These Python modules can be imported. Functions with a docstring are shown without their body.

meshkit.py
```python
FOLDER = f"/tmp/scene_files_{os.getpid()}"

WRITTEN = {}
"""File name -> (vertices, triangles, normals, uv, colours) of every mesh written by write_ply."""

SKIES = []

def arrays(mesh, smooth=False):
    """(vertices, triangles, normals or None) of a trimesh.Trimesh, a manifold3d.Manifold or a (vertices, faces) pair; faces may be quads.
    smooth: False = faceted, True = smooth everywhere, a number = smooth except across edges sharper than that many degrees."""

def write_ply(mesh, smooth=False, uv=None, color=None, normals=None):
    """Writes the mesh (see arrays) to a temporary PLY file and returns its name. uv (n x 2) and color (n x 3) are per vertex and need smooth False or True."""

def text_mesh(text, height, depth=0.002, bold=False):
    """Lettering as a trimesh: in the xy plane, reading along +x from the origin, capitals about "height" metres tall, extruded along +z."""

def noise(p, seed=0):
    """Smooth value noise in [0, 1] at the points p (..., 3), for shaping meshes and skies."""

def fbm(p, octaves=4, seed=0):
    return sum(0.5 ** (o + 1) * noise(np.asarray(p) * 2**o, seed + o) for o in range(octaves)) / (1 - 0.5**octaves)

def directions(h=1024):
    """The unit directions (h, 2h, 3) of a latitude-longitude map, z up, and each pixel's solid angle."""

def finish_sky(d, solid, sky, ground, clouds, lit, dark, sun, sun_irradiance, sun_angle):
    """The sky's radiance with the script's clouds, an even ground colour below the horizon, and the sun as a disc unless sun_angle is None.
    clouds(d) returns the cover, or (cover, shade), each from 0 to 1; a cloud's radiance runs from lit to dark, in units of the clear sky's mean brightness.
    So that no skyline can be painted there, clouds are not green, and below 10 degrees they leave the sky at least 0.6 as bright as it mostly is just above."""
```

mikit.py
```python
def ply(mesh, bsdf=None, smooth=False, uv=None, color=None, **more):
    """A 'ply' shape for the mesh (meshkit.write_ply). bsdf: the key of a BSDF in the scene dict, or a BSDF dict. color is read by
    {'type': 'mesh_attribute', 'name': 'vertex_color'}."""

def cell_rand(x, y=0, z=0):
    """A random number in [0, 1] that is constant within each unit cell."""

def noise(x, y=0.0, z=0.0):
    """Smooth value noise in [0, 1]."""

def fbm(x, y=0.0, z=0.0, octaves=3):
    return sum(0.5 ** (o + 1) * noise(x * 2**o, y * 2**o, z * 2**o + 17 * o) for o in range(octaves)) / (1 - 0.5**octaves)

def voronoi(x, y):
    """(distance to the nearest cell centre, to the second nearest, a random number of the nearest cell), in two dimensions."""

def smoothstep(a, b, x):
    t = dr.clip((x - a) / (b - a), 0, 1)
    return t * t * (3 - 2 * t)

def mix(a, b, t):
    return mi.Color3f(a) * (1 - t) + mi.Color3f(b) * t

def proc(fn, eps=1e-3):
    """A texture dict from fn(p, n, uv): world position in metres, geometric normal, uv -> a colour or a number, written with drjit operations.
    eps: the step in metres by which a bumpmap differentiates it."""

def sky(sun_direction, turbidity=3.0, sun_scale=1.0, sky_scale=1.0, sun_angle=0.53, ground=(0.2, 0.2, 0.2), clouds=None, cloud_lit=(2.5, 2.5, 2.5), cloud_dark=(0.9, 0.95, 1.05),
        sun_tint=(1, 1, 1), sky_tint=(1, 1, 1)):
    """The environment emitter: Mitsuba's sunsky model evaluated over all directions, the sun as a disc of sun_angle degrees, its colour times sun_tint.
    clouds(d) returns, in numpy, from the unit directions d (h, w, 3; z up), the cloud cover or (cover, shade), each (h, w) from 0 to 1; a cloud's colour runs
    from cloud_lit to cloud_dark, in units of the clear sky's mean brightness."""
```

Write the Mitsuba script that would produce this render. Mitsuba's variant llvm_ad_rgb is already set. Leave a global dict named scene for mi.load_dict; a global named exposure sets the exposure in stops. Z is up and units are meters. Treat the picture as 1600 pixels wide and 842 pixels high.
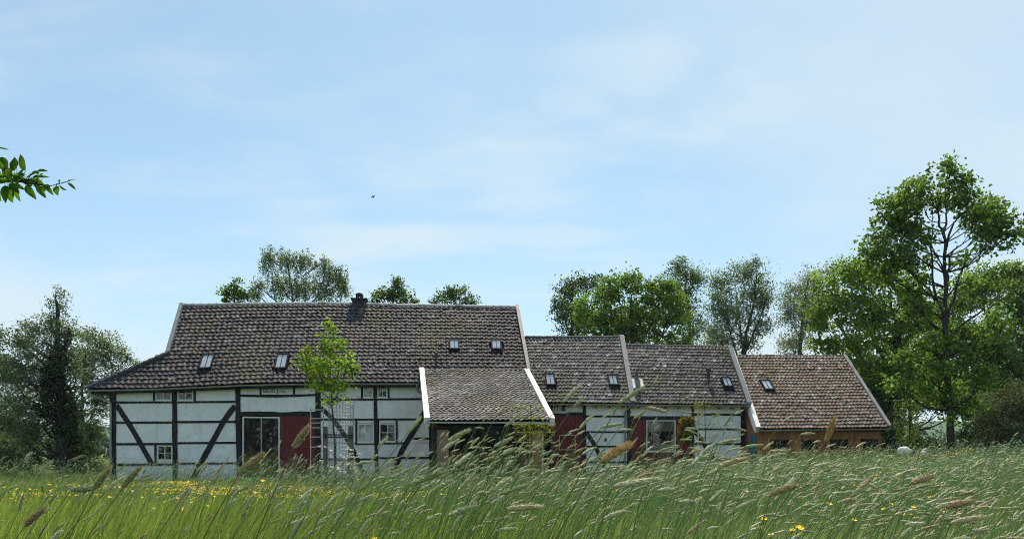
import math, random
import numpy as np, trimesh, drjit as dr, mitsuba as mi, mikit, meshkit
from shapely.geometry import Polygon, Point
from mikit import proc, noise, fbm, smoothstep, mix

T = mi.ScalarTransform4f
scene, labels = {}, {}
F, U0, HOR, EYE = 1200.0, 800.0, 705.0, 1.25           # lens of the photograph in its own pixels, eye height in metres

# ------------------------------------------------------------------ camera, sky, exposure
HAZE = 0.00018
scene['haze_air'] = {'type': 'homogeneous', 'albedo': {'type': 'rgb', 'value': [0.94, 0.955, 0.97]}, 'sigma_t': {'type': 'rgb', 'value': [HAZE * 0.85, HAZE, HAZE * 1.25]}}
scene['haze'] = {'type': 'cube', 'bsdf': {'type': 'null'}, 'interior': {'type': 'ref', 'id': 'haze_air'}, 'to_world': T().translate([0, 0, 20]).scale([1300, 1300, 21.5])}
labels['haze'] = {'kind': 'stuff', 'label': 'thin blue summer haze in the air', 'category': 'haze'}
scene['camera'] = {'type': 'perspective', 'medium': {'type': 'ref', 'id': 'haze_air'}, 'fov': math.degrees(2 * math.atan(800 / F)), 'fov_axis': 'x', 'near_clip': 0.05, 'far_clip': 4000.0,
                   'principal_point_offset_y': -(HOR - 421) / 842.0,
                   'to_world': T().look_at(origin=[0, 0, EYE], target=[0, 10, EYE], up=[0, 0, 1])}


def clouds(d):
    up = np.maximum(d[..., 2], 0.02)
    x, y = d[..., 0] / (up + 0.25), d[..., 1] / (up + 0.25)

    def f(sx, sy, seed, octs=5):
        tot, a = 0, 0.5
        for o in range(octs):
            tot = tot + a * meshkit.noise(np.stack([x * sx * 2**o, y * sy * 2**o, np.full_like(x, 3.7 * o)], -1), seed + o)
            a *= 0.5
        return tot
    n1 = f(1.3, 1.0, 3)
    n2 = f(2.2, 6.5, 21)
    s = lambda a, b, v: np.clip((v - a) / (b - a), 0, 1) ** 2 * (3 - 2 * np.clip((v - a) / (b - a), 0, 1))
    veil = 0.50 * s(0.34, 0.66, n1)
    wisps = 0.42 * s(0.50, 0.72, n2) * s(0.35, 0.6, f(1.0, 1.2, 40))
    low = 0.34 * s(0.34, 0.02, d[..., 2])
    az, el = np.degrees(np.arctan2(d[..., 0], d[..., 1])), np.degrees(np.arcsin(np.clip(d[..., 2], -1, 1)))
    torn = s(0.36, 0.66, f(3.0, 7.0, 61)) * (0.4 + 0.6 * s(0.35, 0.6, f(9.0, 16.0, 75, 4)))
    banks = 0.0
    for a0, e0, sa, se, k in ((-28, 12.0, 11, 3.0, 0.75), (23, 29.5, 7, 2.2, 0.85), (-11.5, 13.8, 2.2, 1.8, 0.7), (10, 30, 6, 3.5, 0.45), (6, 24, 12, 5, 0.40), (-3, 16, 6, 1.0, 0.5), (14, 21, 16, 5, 0.35), (-22, 24, 10, 4, 0.35), (1, 11.5, 7, 2.0, 0.5)):
        banks = banks + k * np.exp(-((az - a0) / sa) ** 2 - ((el - e0) / se) ** 2)
    wisps = wisps + 0.42 * torn * np.clip(banks, 0, 1) + 0.08 * torn
    return np.clip(0.20 + veil + wisps + low, 0, 0.85), np.full(x.shape, 0.15)


scene['sky'] = mikit.sky((0.03, 0.53, 0.85), turbidity=3, clouds=clouds, cloud_lit=(1.80, 2.12, 2.28), cloud_dark=(1.0, 1.1, 1.25), sky_tint=(0.92, 1.06, 1.03), ground=(0.10, 0.13, 0.06))
exposure = 2.3

# ------------------------------------------------------------------ helpers
rng = np.random.default_rng(7)
A = math.radians(6.0)                                   # the row of buildings is turned six degrees
R, N, Z = np.array([math.cos(A), math.sin(A), 0]), np.array([-math.sin(A), math.cos(A), 0]), np.array([0, 0, 1.0])
EYEV = np.array([0, 0, EYE])
M_HOUSE = np.stack([R, N, Z], 1)                        # local (s, w, z) -> world


def ray(px, py):
    return np.array([(px - U0) / F, 1.0, (HOR - py) / F])


def at(px, py, D):
    return EYEV + ray(px, py) * D


def on_w(px, py, w):
    """Local (s, z) of the pixel on the upright plane at depth w of the buildings."""
    r = ray(px, py)
    p = EYEV + r * (w / (N @ r))
    return np.array([R @ p, p[2]])


def world(v):
    return np.asarray(v, float) @ M_HOUSE.T


def key(name):
    if name not in scene and name not in labels:
        return name
    k = 1
    while f'{name}_{k:03d}' in scene or f'{name}_{k:03d}' in labels:
        k += 1
    return f'{name}_{k:03d}'


counts = {}


def fresh(name):
    """The next free key of that name."""
    k = counts.get(name, 0)
    counts[name] = k + 1
    return name if k == 0 else f'{name}_{k:03d}'


def put(name, mesh, bsdf, parent=None, smooth=False, color=None, label=None, kind=None, cat=None, group=None):
    k = fresh((parent + '__' if parent else '') + name)
    if isinstance(mesh, (list,)):
        mesh = trimesh.util.concatenate(mesh)
    scene[k] = mikit.ply(mesh, bsdf, smooth=smooth, color=color)
    tag(k, label, cat, group, kind)
    return k


def tag(k, label=None, cat=None, group=None, kind=None):
    d = {a: b for a, b in (('label', label), ('category', cat), ('group', group), ('kind', kind)) if b}
    if d:
        labels[k] = d
    return k


def thing(name, label, cat, group=None):
    return tag(fresh(name), label, cat, group)


def tube(points, radii, sides=6, cap=True):
    p = np.asarray(points, float)
    n = len(p)
    radii = np.broadcast_to(np.asarray(radii, float), (n,))
    t = np.gradient(p, axis=0)
    t /= np.linalg.norm(t, axis=1, keepdims=True) + 1e-12
    ref = np.array([0.31, 0.95, 0.05]) if abs(t[0] @ np.array([0.31, 0.95, 0.05])) < 0.9 else np.array([0, 0, 1.0])
    a = np.cross(t, ref)
    a /= np.linalg.norm(a, axis=1, keepdims=True) + 1e-12
    b = np.cross(t, a)
    ang = np.arange(sides) * 2 * np.pi / sides
    v = p[:, None] + radii[:, None, None] * (np.cos(ang)[None, :, None] * a[:, None] + np.sin(ang)[None, :, None] * b[:, None])
    i, j = np.meshgrid(np.arange(n - 1), np.arange(sides), indexing='ij')
    q = np.stack([i * sides + j, i * sides + (j + 1) % sides, (i + 1) * sides + (j + 1) % sides, (i + 1) * sides + j], -1).reshape(-1, 4)
    f = np.vstack([q[:, [0, 1, 2]], q[:, [0, 2, 3]]])
    v = v.reshape(-1, 3)
    if cap:
        k = len(v)
        v = np.vstack([v, p[:1], p[-1:]])
        j = np.arange(sides)
        f = np.vstack([f, np.stack([(j + 1) % sides, j, j * 0 + k], 1), np.stack([(n - 1) * sides + j, (n - 1) * sides + (j + 1) % sides, j * 0 + k + 1], 1)])
    return trimesh.Trimesh(v, f, process=False)


def curve(points, n=12):
    """A smooth line through the points (Catmull-Rom)."""
    p = np.asarray(points, float)
    if len(p) < 3:
        t = np.linspace(0, 1, n)[:, None]
        return p[0] * (1 - t) + p[-1] * t
    q = np.vstack([2 * p[0] - p[1], p, 2 * p[-1] - p[-2]])
    out = []
    per = max(2, n // (len(p) - 1))
    for k in range(len(p) - 1):
        a, b, c, d = q[k:k + 4]
        for t in np.linspace(0, 1, per, endpoint=False):
            out.append(0.5 * (2 * b + (c - a) * t + (2 * a - 5 * b + 4 * c - d) * t * t + (3 * b - a - 3 * c + d) * t**3))
    out.append(p[-1])
    return np.array(out)


def extrude_sz(sz, w0, w1):
    """A polygon in local (s, z), solid between the depths w0 (front) and w1; world coordinates."""
    poly = Polygon(sz)
    if not poly.is_valid:
        poly = poly.buffer(0)
    m = trimesh.creation.extrude_polygon(poly, w1 - w0, engine='earcut')
    v = m.vertices
    loc = np.stack([v[:, 0], w0 + v[:, 2], v[:, 1]], 1)
    return trimesh.Trimesh(world(loc), m.faces[:, ::-1], process=False)


def prism(pix, w0, w1):
    return extrude_sz([on_w(x, y, w0) for x, y in pix], w0, w1)


def rect(x0, y0, x1, y1, w0, w1):
    return prism([(x0, y0), (x1, y0), (x1, y1), (x0, y1)], w0, w1)


def beam(pts, width, w0, w1):
    """A timber along a polyline of pixels, width in pixels."""
    p = np.asarray(pts, float)
    t = np.gradient(p, axis=0)
    t /= np.linalg.norm(t, axis=1, keepdims=True)
    n = np.stack([-t[:, 1], t[:, 0]], 1) * width / 2
    n = n * (1 + 0.10 * rng.uniform(-1, 1, (len(p), 1)))
    return prism([tuple(q) for q in np.vstack([p + n, (p - n)[::-1]])], w0, w1)


def box_local(s0, s1, w0, w1, z0, z1):
    m = trimesh.creation.box((s1 - s0, w1 - w0, z1 - z0))
    m.apply_translation([(s0 + s1) / 2, (w0 + w1) / 2, (z0 + z1) / 2])
    return trimesh.Trimesh(world(m.vertices), m.faces, process=False)


def box_between(p0, p1, up, width, height):
    """A bar from p0 to p1 (world), width across, height along `up`."""
    p0, p1, up = (np.asarray(x, float) for x in (p0, p1, up))
    d = p1 - p0
    L = np.linalg.norm(d)
    d /= L
    side = np.cross(d, up)
    side /= np.linalg.norm(side)
    u2 = np.cross(side, d)
    m = trimesh.creation.box((L, width, height))
    v = m.vertices
    return trimesh.Trimesh((p0 + p1) / 2 + v[:, :1] * d + v[:, 1:2] * side + v[:, 2:] * u2, m.faces, process=False)


# ------------------------------------------------------------------ materials
def col(*c):
    return {'type': 'rgb', 'value': list(c)}


def principled(name, color, rough=0.7, spec=0.4, **more):
    scene[name] = {'type': 'twosided', 'bsdf': {'type': 'principled', 'base_color': color if isinstance(color, dict) else col(*color), 'roughness': rough, 'specular': spec, **more}}


VC = {'type': 'mesh_attribute', 'name': 'vertex_color'}


def plaster_fn(p, n, uv):
    k = fbm(p.x * 1.3, p.y * 1.3, p.z * 1.6, 4)
    g = fbm(p.x * 9, p.y * 9, p.z * 5, 3)
    c = mix((0.76, 0.77, 0.775), (0.83, 0.835, 0.83), smoothstep(0.3, 0.7, k))
    s = p.x * float(R[0]) + p.y * float(R[1])
    streak = smoothstep(0.52, 0.80, fbm(s * 5.0, 0, p.z * 0.45, 4))
    crack = smoothstep(0.018, 0.004, dr.abs(fbm(s * 1.7, 3, p.z * 1.9, 4) - 0.5))
    stain = smoothstep(0.55, 0.8, g) * 0.10 + 0.26 * smoothstep(0.8, 0.05, p.z) * smoothstep(0.25, 0.7, fbm(s * 3, 7, p.z * 2, 4)) + 0.10 * streak + 0.16 * crack * smoothstep(0.4, 0.6, k)
    return c * 0.93 * (1 - stain)


def plaster_bump(p, n, uv):
    return fbm(p.x * 3, p.y * 3, p.z * 3, 4)


scene['m_plaster'] = {'type': 'bumpmap', 'arbitrary': proc(plaster_bump, 0.01), 'scale': 0.035,
                      'bsdf': {'type': 'twosided', 'bsdf': {'type': 'principled', 'base_color': proc(plaster_fn), 'roughness': 0.9, 'specular': 0.2}}}


def timber_fn(p, n, uv):
    g = fbm(p.x * 14, p.y * 14, p.z * 5, 4)
    return mix((0.005, 0.006, 0.008), (0.020, 0.021, 0.024), g)


principled('m_timber', proc(timber_fn), 0.75, 0.3)


def red_fn(p, n, uv):
    g = fbm(p.x * 20, p.y * 20, p.z * 1.5, 4)
    return mix((0.085, 0.008, 0.010), (0.15, 0.014, 0.016), g)


principled('m_red', proc(red_fn), 0.6, 0.35)


def board_fn(p, n, uv):
    g = fbm(p.x * 9, p.y * 9, p.z * 1.2, 4)
    h = fbm(p.x * 60, p.y * 60, p.z * 4, 3)
    return mix((0.19, 0.082, 0.036), (0.40, 0.185, 0.085), smoothstep(0.25, 0.75, 0.6 * g + 0.4 * h))


principled('m_board', proc(board_fn), 0.8, 0.2)


def brick_fn(p, n, uv):
    s = p.x * R[0] + p.y * R[1]
    row = dr.floor(p.z / 0.065)
    k = s / 0.22 + 0.5 * (row - 2 * dr.floor(row / 2))
    fx, fz = k - dr.floor(k), p.z / 0.065 - row
    joint = dr.maximum(smoothstep(0.06, 0.02, dr.minimum(fx, 1 - fx)), smoothstep(0.16, 0.06, dr.minimum(fz, 1 - fz)))
    c = mix((0.20, 0.10, 0.065), (0.36, 0.19, 0.12), mikit.cell_rand(dr.floor(k), row))
    return mix(c * (0.8 + 0.4 * fbm(p.x * 20, p.y * 20, p.z * 20)), (0.30, 0.28, 0.25), joint * 0.8)


principled('m_brick', proc(brick_fn), 0.9, 0.2)
principled('m_darkbrick', (0.035, 0.037, 0.042), 0.85, 0.2)
principled('m_dark', (0.012, 0.012, 0.013), 0.9, 0.1)
principled('m_frame', (0.62, 0.62, 0.58), 0.45, 0.4)
principled('m_curtain', (0.60, 0.62, 0.62), 0.9, 0.1)
principled('m_bark', proc(lambda p, n, uv: mix((0.018, 0.016, 0.014), (0.060, 0.054, 0.046), fbm(p.x * 12, p.y * 12, p.z * 4, 4))), 0.95, 0.1)
principled('m_palebark', proc(lambda p, n, uv: mix((0.05, 0.048, 0.042), (0.16, 0.155, 0.14), fbm(p.x * 9, p.y * 9, p.z * 3, 4))), 0.9, 0.15)
principled('m_stake', proc(lambda p, n, uv: mix((0.07, 0.06, 0.05), (0.17, 0.15, 0.12), fbm(p.x * 25, p.y * 25, p.z * 4, 4))), 0.9, 0.15)
principled('m_palewood', proc(lambda p, n, uv: mix((0.30, 0.26, 0.20), (0.52, 0.46, 0.38), fbm(p.x * 25, p.y * 25, p.z * 8, 3))), 0.85, 0.2)


def zinc_fn(p, n, uv):
    return mix((0.13, 0.15, 0.165), (0.22, 0.24, 0.25), fbm(p.x * 2.5, p.y * 2.5, p.z * 3.5, 4))


principled('m_zinc', proc(zinc_fn), 0.6, 0.4)
principled('m_verge_white', proc(lambda p, n, uv: mix((0.62, 0.63, 0.63), (0.80, 0.80, 0.79), fbm(p.x * 3, p.y * 3, p.z * 3, 4))), 0.6, 0.3)
principled('m_gutter', proc(lambda p, n, uv: mix((0.17, 0.17, 0.165), (0.32, 0.31, 0.30), fbm(p.x * 4, p.y * 4, p.z * 9, 4))), 0.55, 0.4)
principled('m_blackmetal', (0.018, 0.019, 0.02), 0.5, 0.4)
principled('m_wire', (0.22, 0.23, 0.24), 0.5, 0.5)
principled('m_lead', (0.55, 0.57, 0.60), 0.6, 0.4)
principled('m_teal', (0.03, 0.14, 0.17), 0.6, 0.3)
principled('m_stone', proc(lambda p, n, uv: mix((0.46, 0.46, 0.45), (0.72, 0.72, 0.70), fbm(p.x * 5, p.y * 5, p.z * 5, 4))), 0.9, 0.2)
principled('m_tile', VC, 0.72, 0.2)
principled('m_feather', (0.012, 0.012, 0.014), 0.7, 0.2)
principled('m_petal', (0.80, 0.56, 0.01), 0.5, 0.3)
principled('m_umbel', (0.75, 0.76, 0.72), 0.8, 0.1)
scene['m_glass'] = {'type': 'thindielectric', 'int_ior': 1.5}
principled('m_skyframe', (0.012, 0.013, 0.017), 0.8, 0.1)
scene['m_skyglass'] = {'type': 'twosided', 'bsdf': {'type': 'principled', 'base_color': col(0.34, 0.40, 0.47), 'roughness': 0.08, 'specular': 0.9, 'clearcoat': 1.0, 'clearcoat_gloss': 0.98}}
scene['m_leaf'] = {'type': 'principledthin', 'base_color': VC, 'roughness': 0.5, 'diff_trans': 1.15, 'spec_trans': 0.0, 'eta': 1.4}
scene['m_grass'] = {'type': 'principledthin', 'base_color': VC, 'roughness': 0.45, 'diff_trans': 0.8, 'spec_trans': 0.0, 'eta': 1.4}
principled('m_head', VC, 0.8, 0.25)


def soil_fn(p, n, uv):
    k = fbm(p.x * 0.5, p.y * 0.5, 0, 4)
    g = fbm(p.x * 6, p.y * 6, 0, 4)
    far = smoothstep(60, 200, dr.sqrt(p.x * p.x + p.y * p.y))
    c = mix((0.035, 0.055, 0.015), (0.075, 0.105, 0.03), 0.5 * k + 0.5 * g)
    return mix(c, (0.10, 0.14, 0.05), far)


principled('m_soil', proc(soil_fn), 1.0, 0.0)
principled('m_hill', proc(lambda p, n, uv: mix((0.045, 0.085, 0.05), (0.09, 0.14, 0.08), fbm(p.x * 0.04, p.y * 0.04, p.z * 0.1, 4))), 1.0, 0.0)


# ------------------------------------------------------------------ ground
def sst(a, b, x):
    t = np.clip((x - a) / (b - a), 0, 1)
    return t * t * (3 - 2 * t)


def ground(x, y):
    x, y = np.asarray(x, float), np.asarray(y, float)
    rise = 0.40 * sst(2, 15, x) * sst(9, 24, y) * (1 - sst(60, 140, y))
    und = 0.10 * (meshkit.noise(np.stack([x * 0.35, y * 0.35, x * 0], -1), 5) - 0.5) * (1 - sst(30, 60, y))
    return rise + und


def make_ground():
    xs = np.concatenate([-np.geomspace(1200, 45, 14), np.linspace(-42, 42, 85), np.geomspace(45, 1200, 14)])
    ys = np.concatenate([-np.geomspace(1200, 12, 12), np.linspace(-10, 60, 71), np.geomspace(64, 1200, 16)])
    X, Y = np.meshgrid(xs, ys)
    v = np.stack([X, Y, ground(X, Y)], -1).reshape(-1, 3)
    nx = len(xs)
    i, j = np.meshgrid(np.arange(len(ys) - 1), np.arange(nx - 1), indexing='ij')
    q = np.stack([i * nx + j, i * nx + j + 1, (i + 1) * nx + j + 1, (i + 1) * nx + j], -1).reshape(-1, 4)
    put('ground', (v, q), 'm_soil', smooth=True, kind='structure')


make_ground()


def make_hills():
    xs = np.linspace(-900, 900, 160)
    rows = [(520, 0), (560, 0.5), (620, 0.9), (720, 1.0), (900, 0.9), (1100, 0.0)]
    v = []
    for y, k in rows:
        h = 16 + 12 * meshkit.noise(np.stack([xs * 0.006, xs * 0 + y * 0.01, xs * 0], -1), 9) + 5 * meshkit.noise(np.stack([xs * 0.05, xs * 0, xs * 0 + y], -1), 4)
        v.append(np.stack([xs, xs * 0 + y, h * k - 0.3], 1))
    v = np.vstack(v)
    nx = len(xs)
    i, j = np.meshgrid(np.arange(len(rows) - 1), np.arange(nx - 1), indexing='ij')
    q = np.stack([i * nx + j, i * nx + j + 1, (i + 1) * nx + j + 1, (i + 1) * nx + j], -1).reshape(-1, 4)
    put('hills', (v, q), 'm_hill', smooth=True, kind='structure')


make_hills()


# ------------------------------------------------------------------ roofs
class Roof:
    """A slope between an eave line (pixels on the plane w_e) and a ridge line (pixels on w_r), both as the old house has them, not quite straight."""

    def __init__(self, eave, w_e, ridge, pitch=None, w_r=None):
        self.w_e = w_e
        e = np.array([on_w(x, y, w_e) for x, y in eave])
        self.es, self.ez = e[:, 0], e[:, 1]
        if w_r is None:
            m = ridge[len(ridge) // 2]
            r = ray(*m)
            t = np.linspace(25, 60, 20001)
            w, z, s = t * (N @ r), EYE + t * r[2], t * (R @ r)
            d = z - (np.interp(s, self.es, self.ez) + (w - w_e) * math.tan(math.radians(pitch)))
            w_r = w[np.argmax((d[:-1] > 0) & (d[1:] <= 0))]
        self.w_r = w_r
        q = np.array([on_w(x, y, w_r) for x, y in ridge])
        self.rs, self.rz = q[:, 0], q[:, 1]

    def P(self, s, b, lift=0.0):
        """Local (s, w, z) at s and b (0 eave, 1 ridge), lifted along the slope's normal."""
        s, b = np.broadcast_arrays(np.asarray(s, float), np.asarray(b, float))
        z0, z1 = np.interp(s, self.es, self.ez), np.interp(s, self.rs, self.rz)
        rise, run = z1 - z0, self.w_r - self.w_e
        L = np.hypot(rise, run)
        return np.stack([s, self.w_e + run * b - lift * rise / L, z0 + rise * b + lift * run / L], -1)

    def slope_length(self, s):
        return np.hypot(np.interp(s, self.rs, self.rz) - np.interp(s, self.es, self.ez), self.w_r - self.w_e)

    def hit(self, px, py):
        """(s, b) where the pixel's ray meets the slope."""
        r = ray(px, py)
        lo, hi = 20.0, 70.0
        def g(t):
            s, w, z = t * (R @ r), t * (N @ r), EYE + t * r[2]
            b = (w - self.w_e) / (self.w_r - self.w_e)
            z0, z1 = np.interp(s, self.es, self.ez), np.interp(s, self.rs, self.rz)
            return z - (z0 + (z1 - z0) * b), s, b
        for _ in range(60):
            mid = (lo + hi) / 2
            if g(mid)[0] > 0:
                lo = mid
            else:
                hi = mid
        return np.array(g(mid)[1:])

    def world(self, s, b, lift=0.0):
        return world(self.P(s, b, lift))


def tile_profile(n=8):
    x = np.linspace(0, 1.06, n)
    z = 0.5 + 0.5 * np.cos(2 * np.pi * (x - 0.80))       # roll near the right edge, trough at the left of centre
    z = np.where(z > 0.5, 0.5 + (z - 0.5) * 1.0, 0.5 + (z - 0.5) * 0.55)
    return x, (z - z.min()) * 0.052


def lay_tiles(roof, poly, pitch, rows_gauge, palette, holes=(), tone=1.0):
    """All pantiles of a slope inside the polygon of (s, b): one mesh with a colour of its own for every tile."""
    poly = Polygon(poly)
    for h in holes:
        poly = poly.difference(Polygon(h))
    s_min, b_min, s_max, b_max = poly.bounds
    L = float(roof.slope_length((s_min + s_max) / 2))
    db = rows_gauge / L
    xs, zs = tile_profile()
    n = len(xs)
    out_v, out_f, out_c = [], [], []
    from shapely.prepared import prep
    pp = prep(poly.buffer(0.02))
    k = 0
    nrow = int(round(1.0 / db))
    db = 1.0 / nrow
    pal = tone * np.array([c for c, _ in palette]); wts = np.array([w for _, w in palette], float); wts /= wts.sum()
    drift = rng.uniform(0, 50)
    for r in range(nrow):
        b0 = r * db
        shift = 0.012 * rng.standard_normal()
        for c in range(int((s_max - s_min) / pitch) + 2):
            s0 = s_min + (c - 0.5) * pitch + shift
            if not pp.contains(Point(s0 + pitch / 2, b0 + db / 2)):
                continue
            js, jb, jr, jl = 0.006 * rng.standard_normal(), 0.010 * rng.standard_normal() / L, 0.05 * rng.standard_normal(), 0.004 * rng.standard_normal()
            sag = 0.05 * (meshkit.noise(np.array([[s0 * 0.45 + drift, b0 * 3.0, 3.0]]), 15)[0] - 0.5)
            jl = jl + sag + (0.02 if rng.uniform() < 0.012 else 0)
            if rng.uniform() < 0.008:
                jb -= 0.05 / L
            s = s0 + js + xs * pitch
            bl, bu = b0 - 0.012 / L + jb, min(b0 + db * 1.12 + jb, 1.0)
            low = roof.P(s, bl, 0.064 + zs + jl + jr * (xs - 0.5) * pitch)
            top = roof.P(s, bu, 0.012 + zs + jl)
            lip = roof.P(s, bl, 0.032 + zs + jl + jr * (xs - 0.5) * pitch)
            v = np.vstack([low, top, lip])
            i = np.arange(n - 1)
            f = np.vstack([np.stack([i, i + 1, n + i + 1], 1), np.stack([i, n + i + 1, n + i], 1), np.stack([2 * n + i, 2 * n + i + 1, i + 1], 1), np.stack([2 * n + i, i + 1, i], 1)])
            base = pal[rng.choice(len(pal), p=wts)] * (1 + 0.13 * rng.standard_normal())
            patch = meshkit.noise(np.array([[s0 * 0.55 + drift, b0 * 4.5, 1.0]]), 11)[0]
            big = meshkit.noise(np.array([[s0 * 0.22 + drift, b0 * 1.6, 5.0]]), 12)[0]
            run = meshkit.noise(np.array([[s0 * 2.2 + drift, b0 * 0.8, 9.0]]), 13)[0]
            moss = sst(0.55, 0.85, meshkit.noise(np.array([[s0 * 0.8 + drift, b0 * 3.0, 2.0]]), 14)[0]) * 0.45
            base = base * (0.62 + 0.40 * patch + 0.30 * big + 0.24 * run)
            base = np.clip(base * (1 - moss) + moss * np.array([0.085, 0.085, 0.045]) * tone * 1.3, 0.008, 0.75)
            cc = np.repeat(base[None], 3 * n, 0)
            cc[:n] *= 1.0 + 0.10 * rng.standard_normal((n, 1))
            cc[n:2 * n] *= 0.92
            out_v.append(v); out_f.append(f + k); out_c.append(np.clip(cc, 0.005, 0.8)); k += 3 * n
    return trimesh.Trimesh(world(np.vstack(out_v)), np.vstack(out_f), process=False), np.vstack(out_c)


def deck(roof, poly, thick=0.10, lift=0.0):
    """The closed slab under the tiles."""
    poly = Polygon(poly)
    b = poly.bounds
    cuts = [poly]
    cols = np.linspace(b[0], b[2], 13)
    v, f, k = [], [], 0
    from shapely.geometry import box as sbox
    for a0, a1 in zip(cols[:-1], cols[1:]):
        piece = poly.intersection(sbox(a0, b[1] - 1, a1, b[3] + 1))
        for g in getattr(piece, 'geoms', [piece]):
            if g.is_empty or g.area < 1e-5 or g.geom_type != 'Polygon':
                continue
            m = trimesh.creation.extrude_polygon(g, 1.0, engine='earcut')
            vv = roof.P(m.vertices[:, 0], m.vertices[:, 1], lift - thick * (1 - m.vertices[:, 2]))
            v.append(vv); f.append(m.faces + k); k += len(vv)
    return trimesh.Trimesh(world(np.vstack(v)), np.vstack(f), process=False)


def ridge_caps(roof, s0, s1, length, parent, bsdf_colors, rad=0.13, lift=0.0):
    """Half-round ridge tiles, each a piece of its own."""
    n = int(round((s1 - s0) / length))
    e = np.linspace(s0, s1, n + 1)
    ang = np.linspace(-0.15, np.pi + 0.15, 9)
    for a, b in zip(e[:-1], e[1:]):
        rr = np.array([rad * 1.12, rad * 1.12, rad, rad]) + 0.004 * rng.standard_normal()
        ss = np.array([a - 0.02, a + 0.05, a + 0.05, b])
        v = []
        for s, r in zip(ss, rr):
            z = np.interp(s, roof.rs, roof.rz) - 0.02 + lift
            v.append(np.stack([np.full(9, s), roof.w_r + r * np.cos(ang), z + r * np.sin(ang)], 1))
        v.append(v[0] * 0 + np.stack([np.full(9, ss[0]), roof.w_r + (rr[0] - 0.02) * np.cos(ang), np.interp(ss[0], roof.rs, roof.rz) - 0.02 + lift + (rr[0] - 0.02) * np.sin(ang)], 1))
        v = np.vstack(v)
        f = []
        for k in range(3):
            for j in range(8):
                p, q = k * 9 + j, (k + 1) * 9 + j
                f += [[p, q, q + 1], [p, q + 1, p + 1]]
        for j in range(8):
            f += [[36 + j, j, j + 1], [36 + j, j + 1, 36 + j + 1]]
        c = np.clip(np.array(bsdf_colors) * (1 + 0.18 * rng.standard_normal()), 0.01, 0.8)
        m = trimesh.Trimesh(world(v), np.array(f), process=False)
        put('ridge_tile', m, 'm_tile', parent, color=np.repeat(c[None], len(v), 0))


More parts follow.
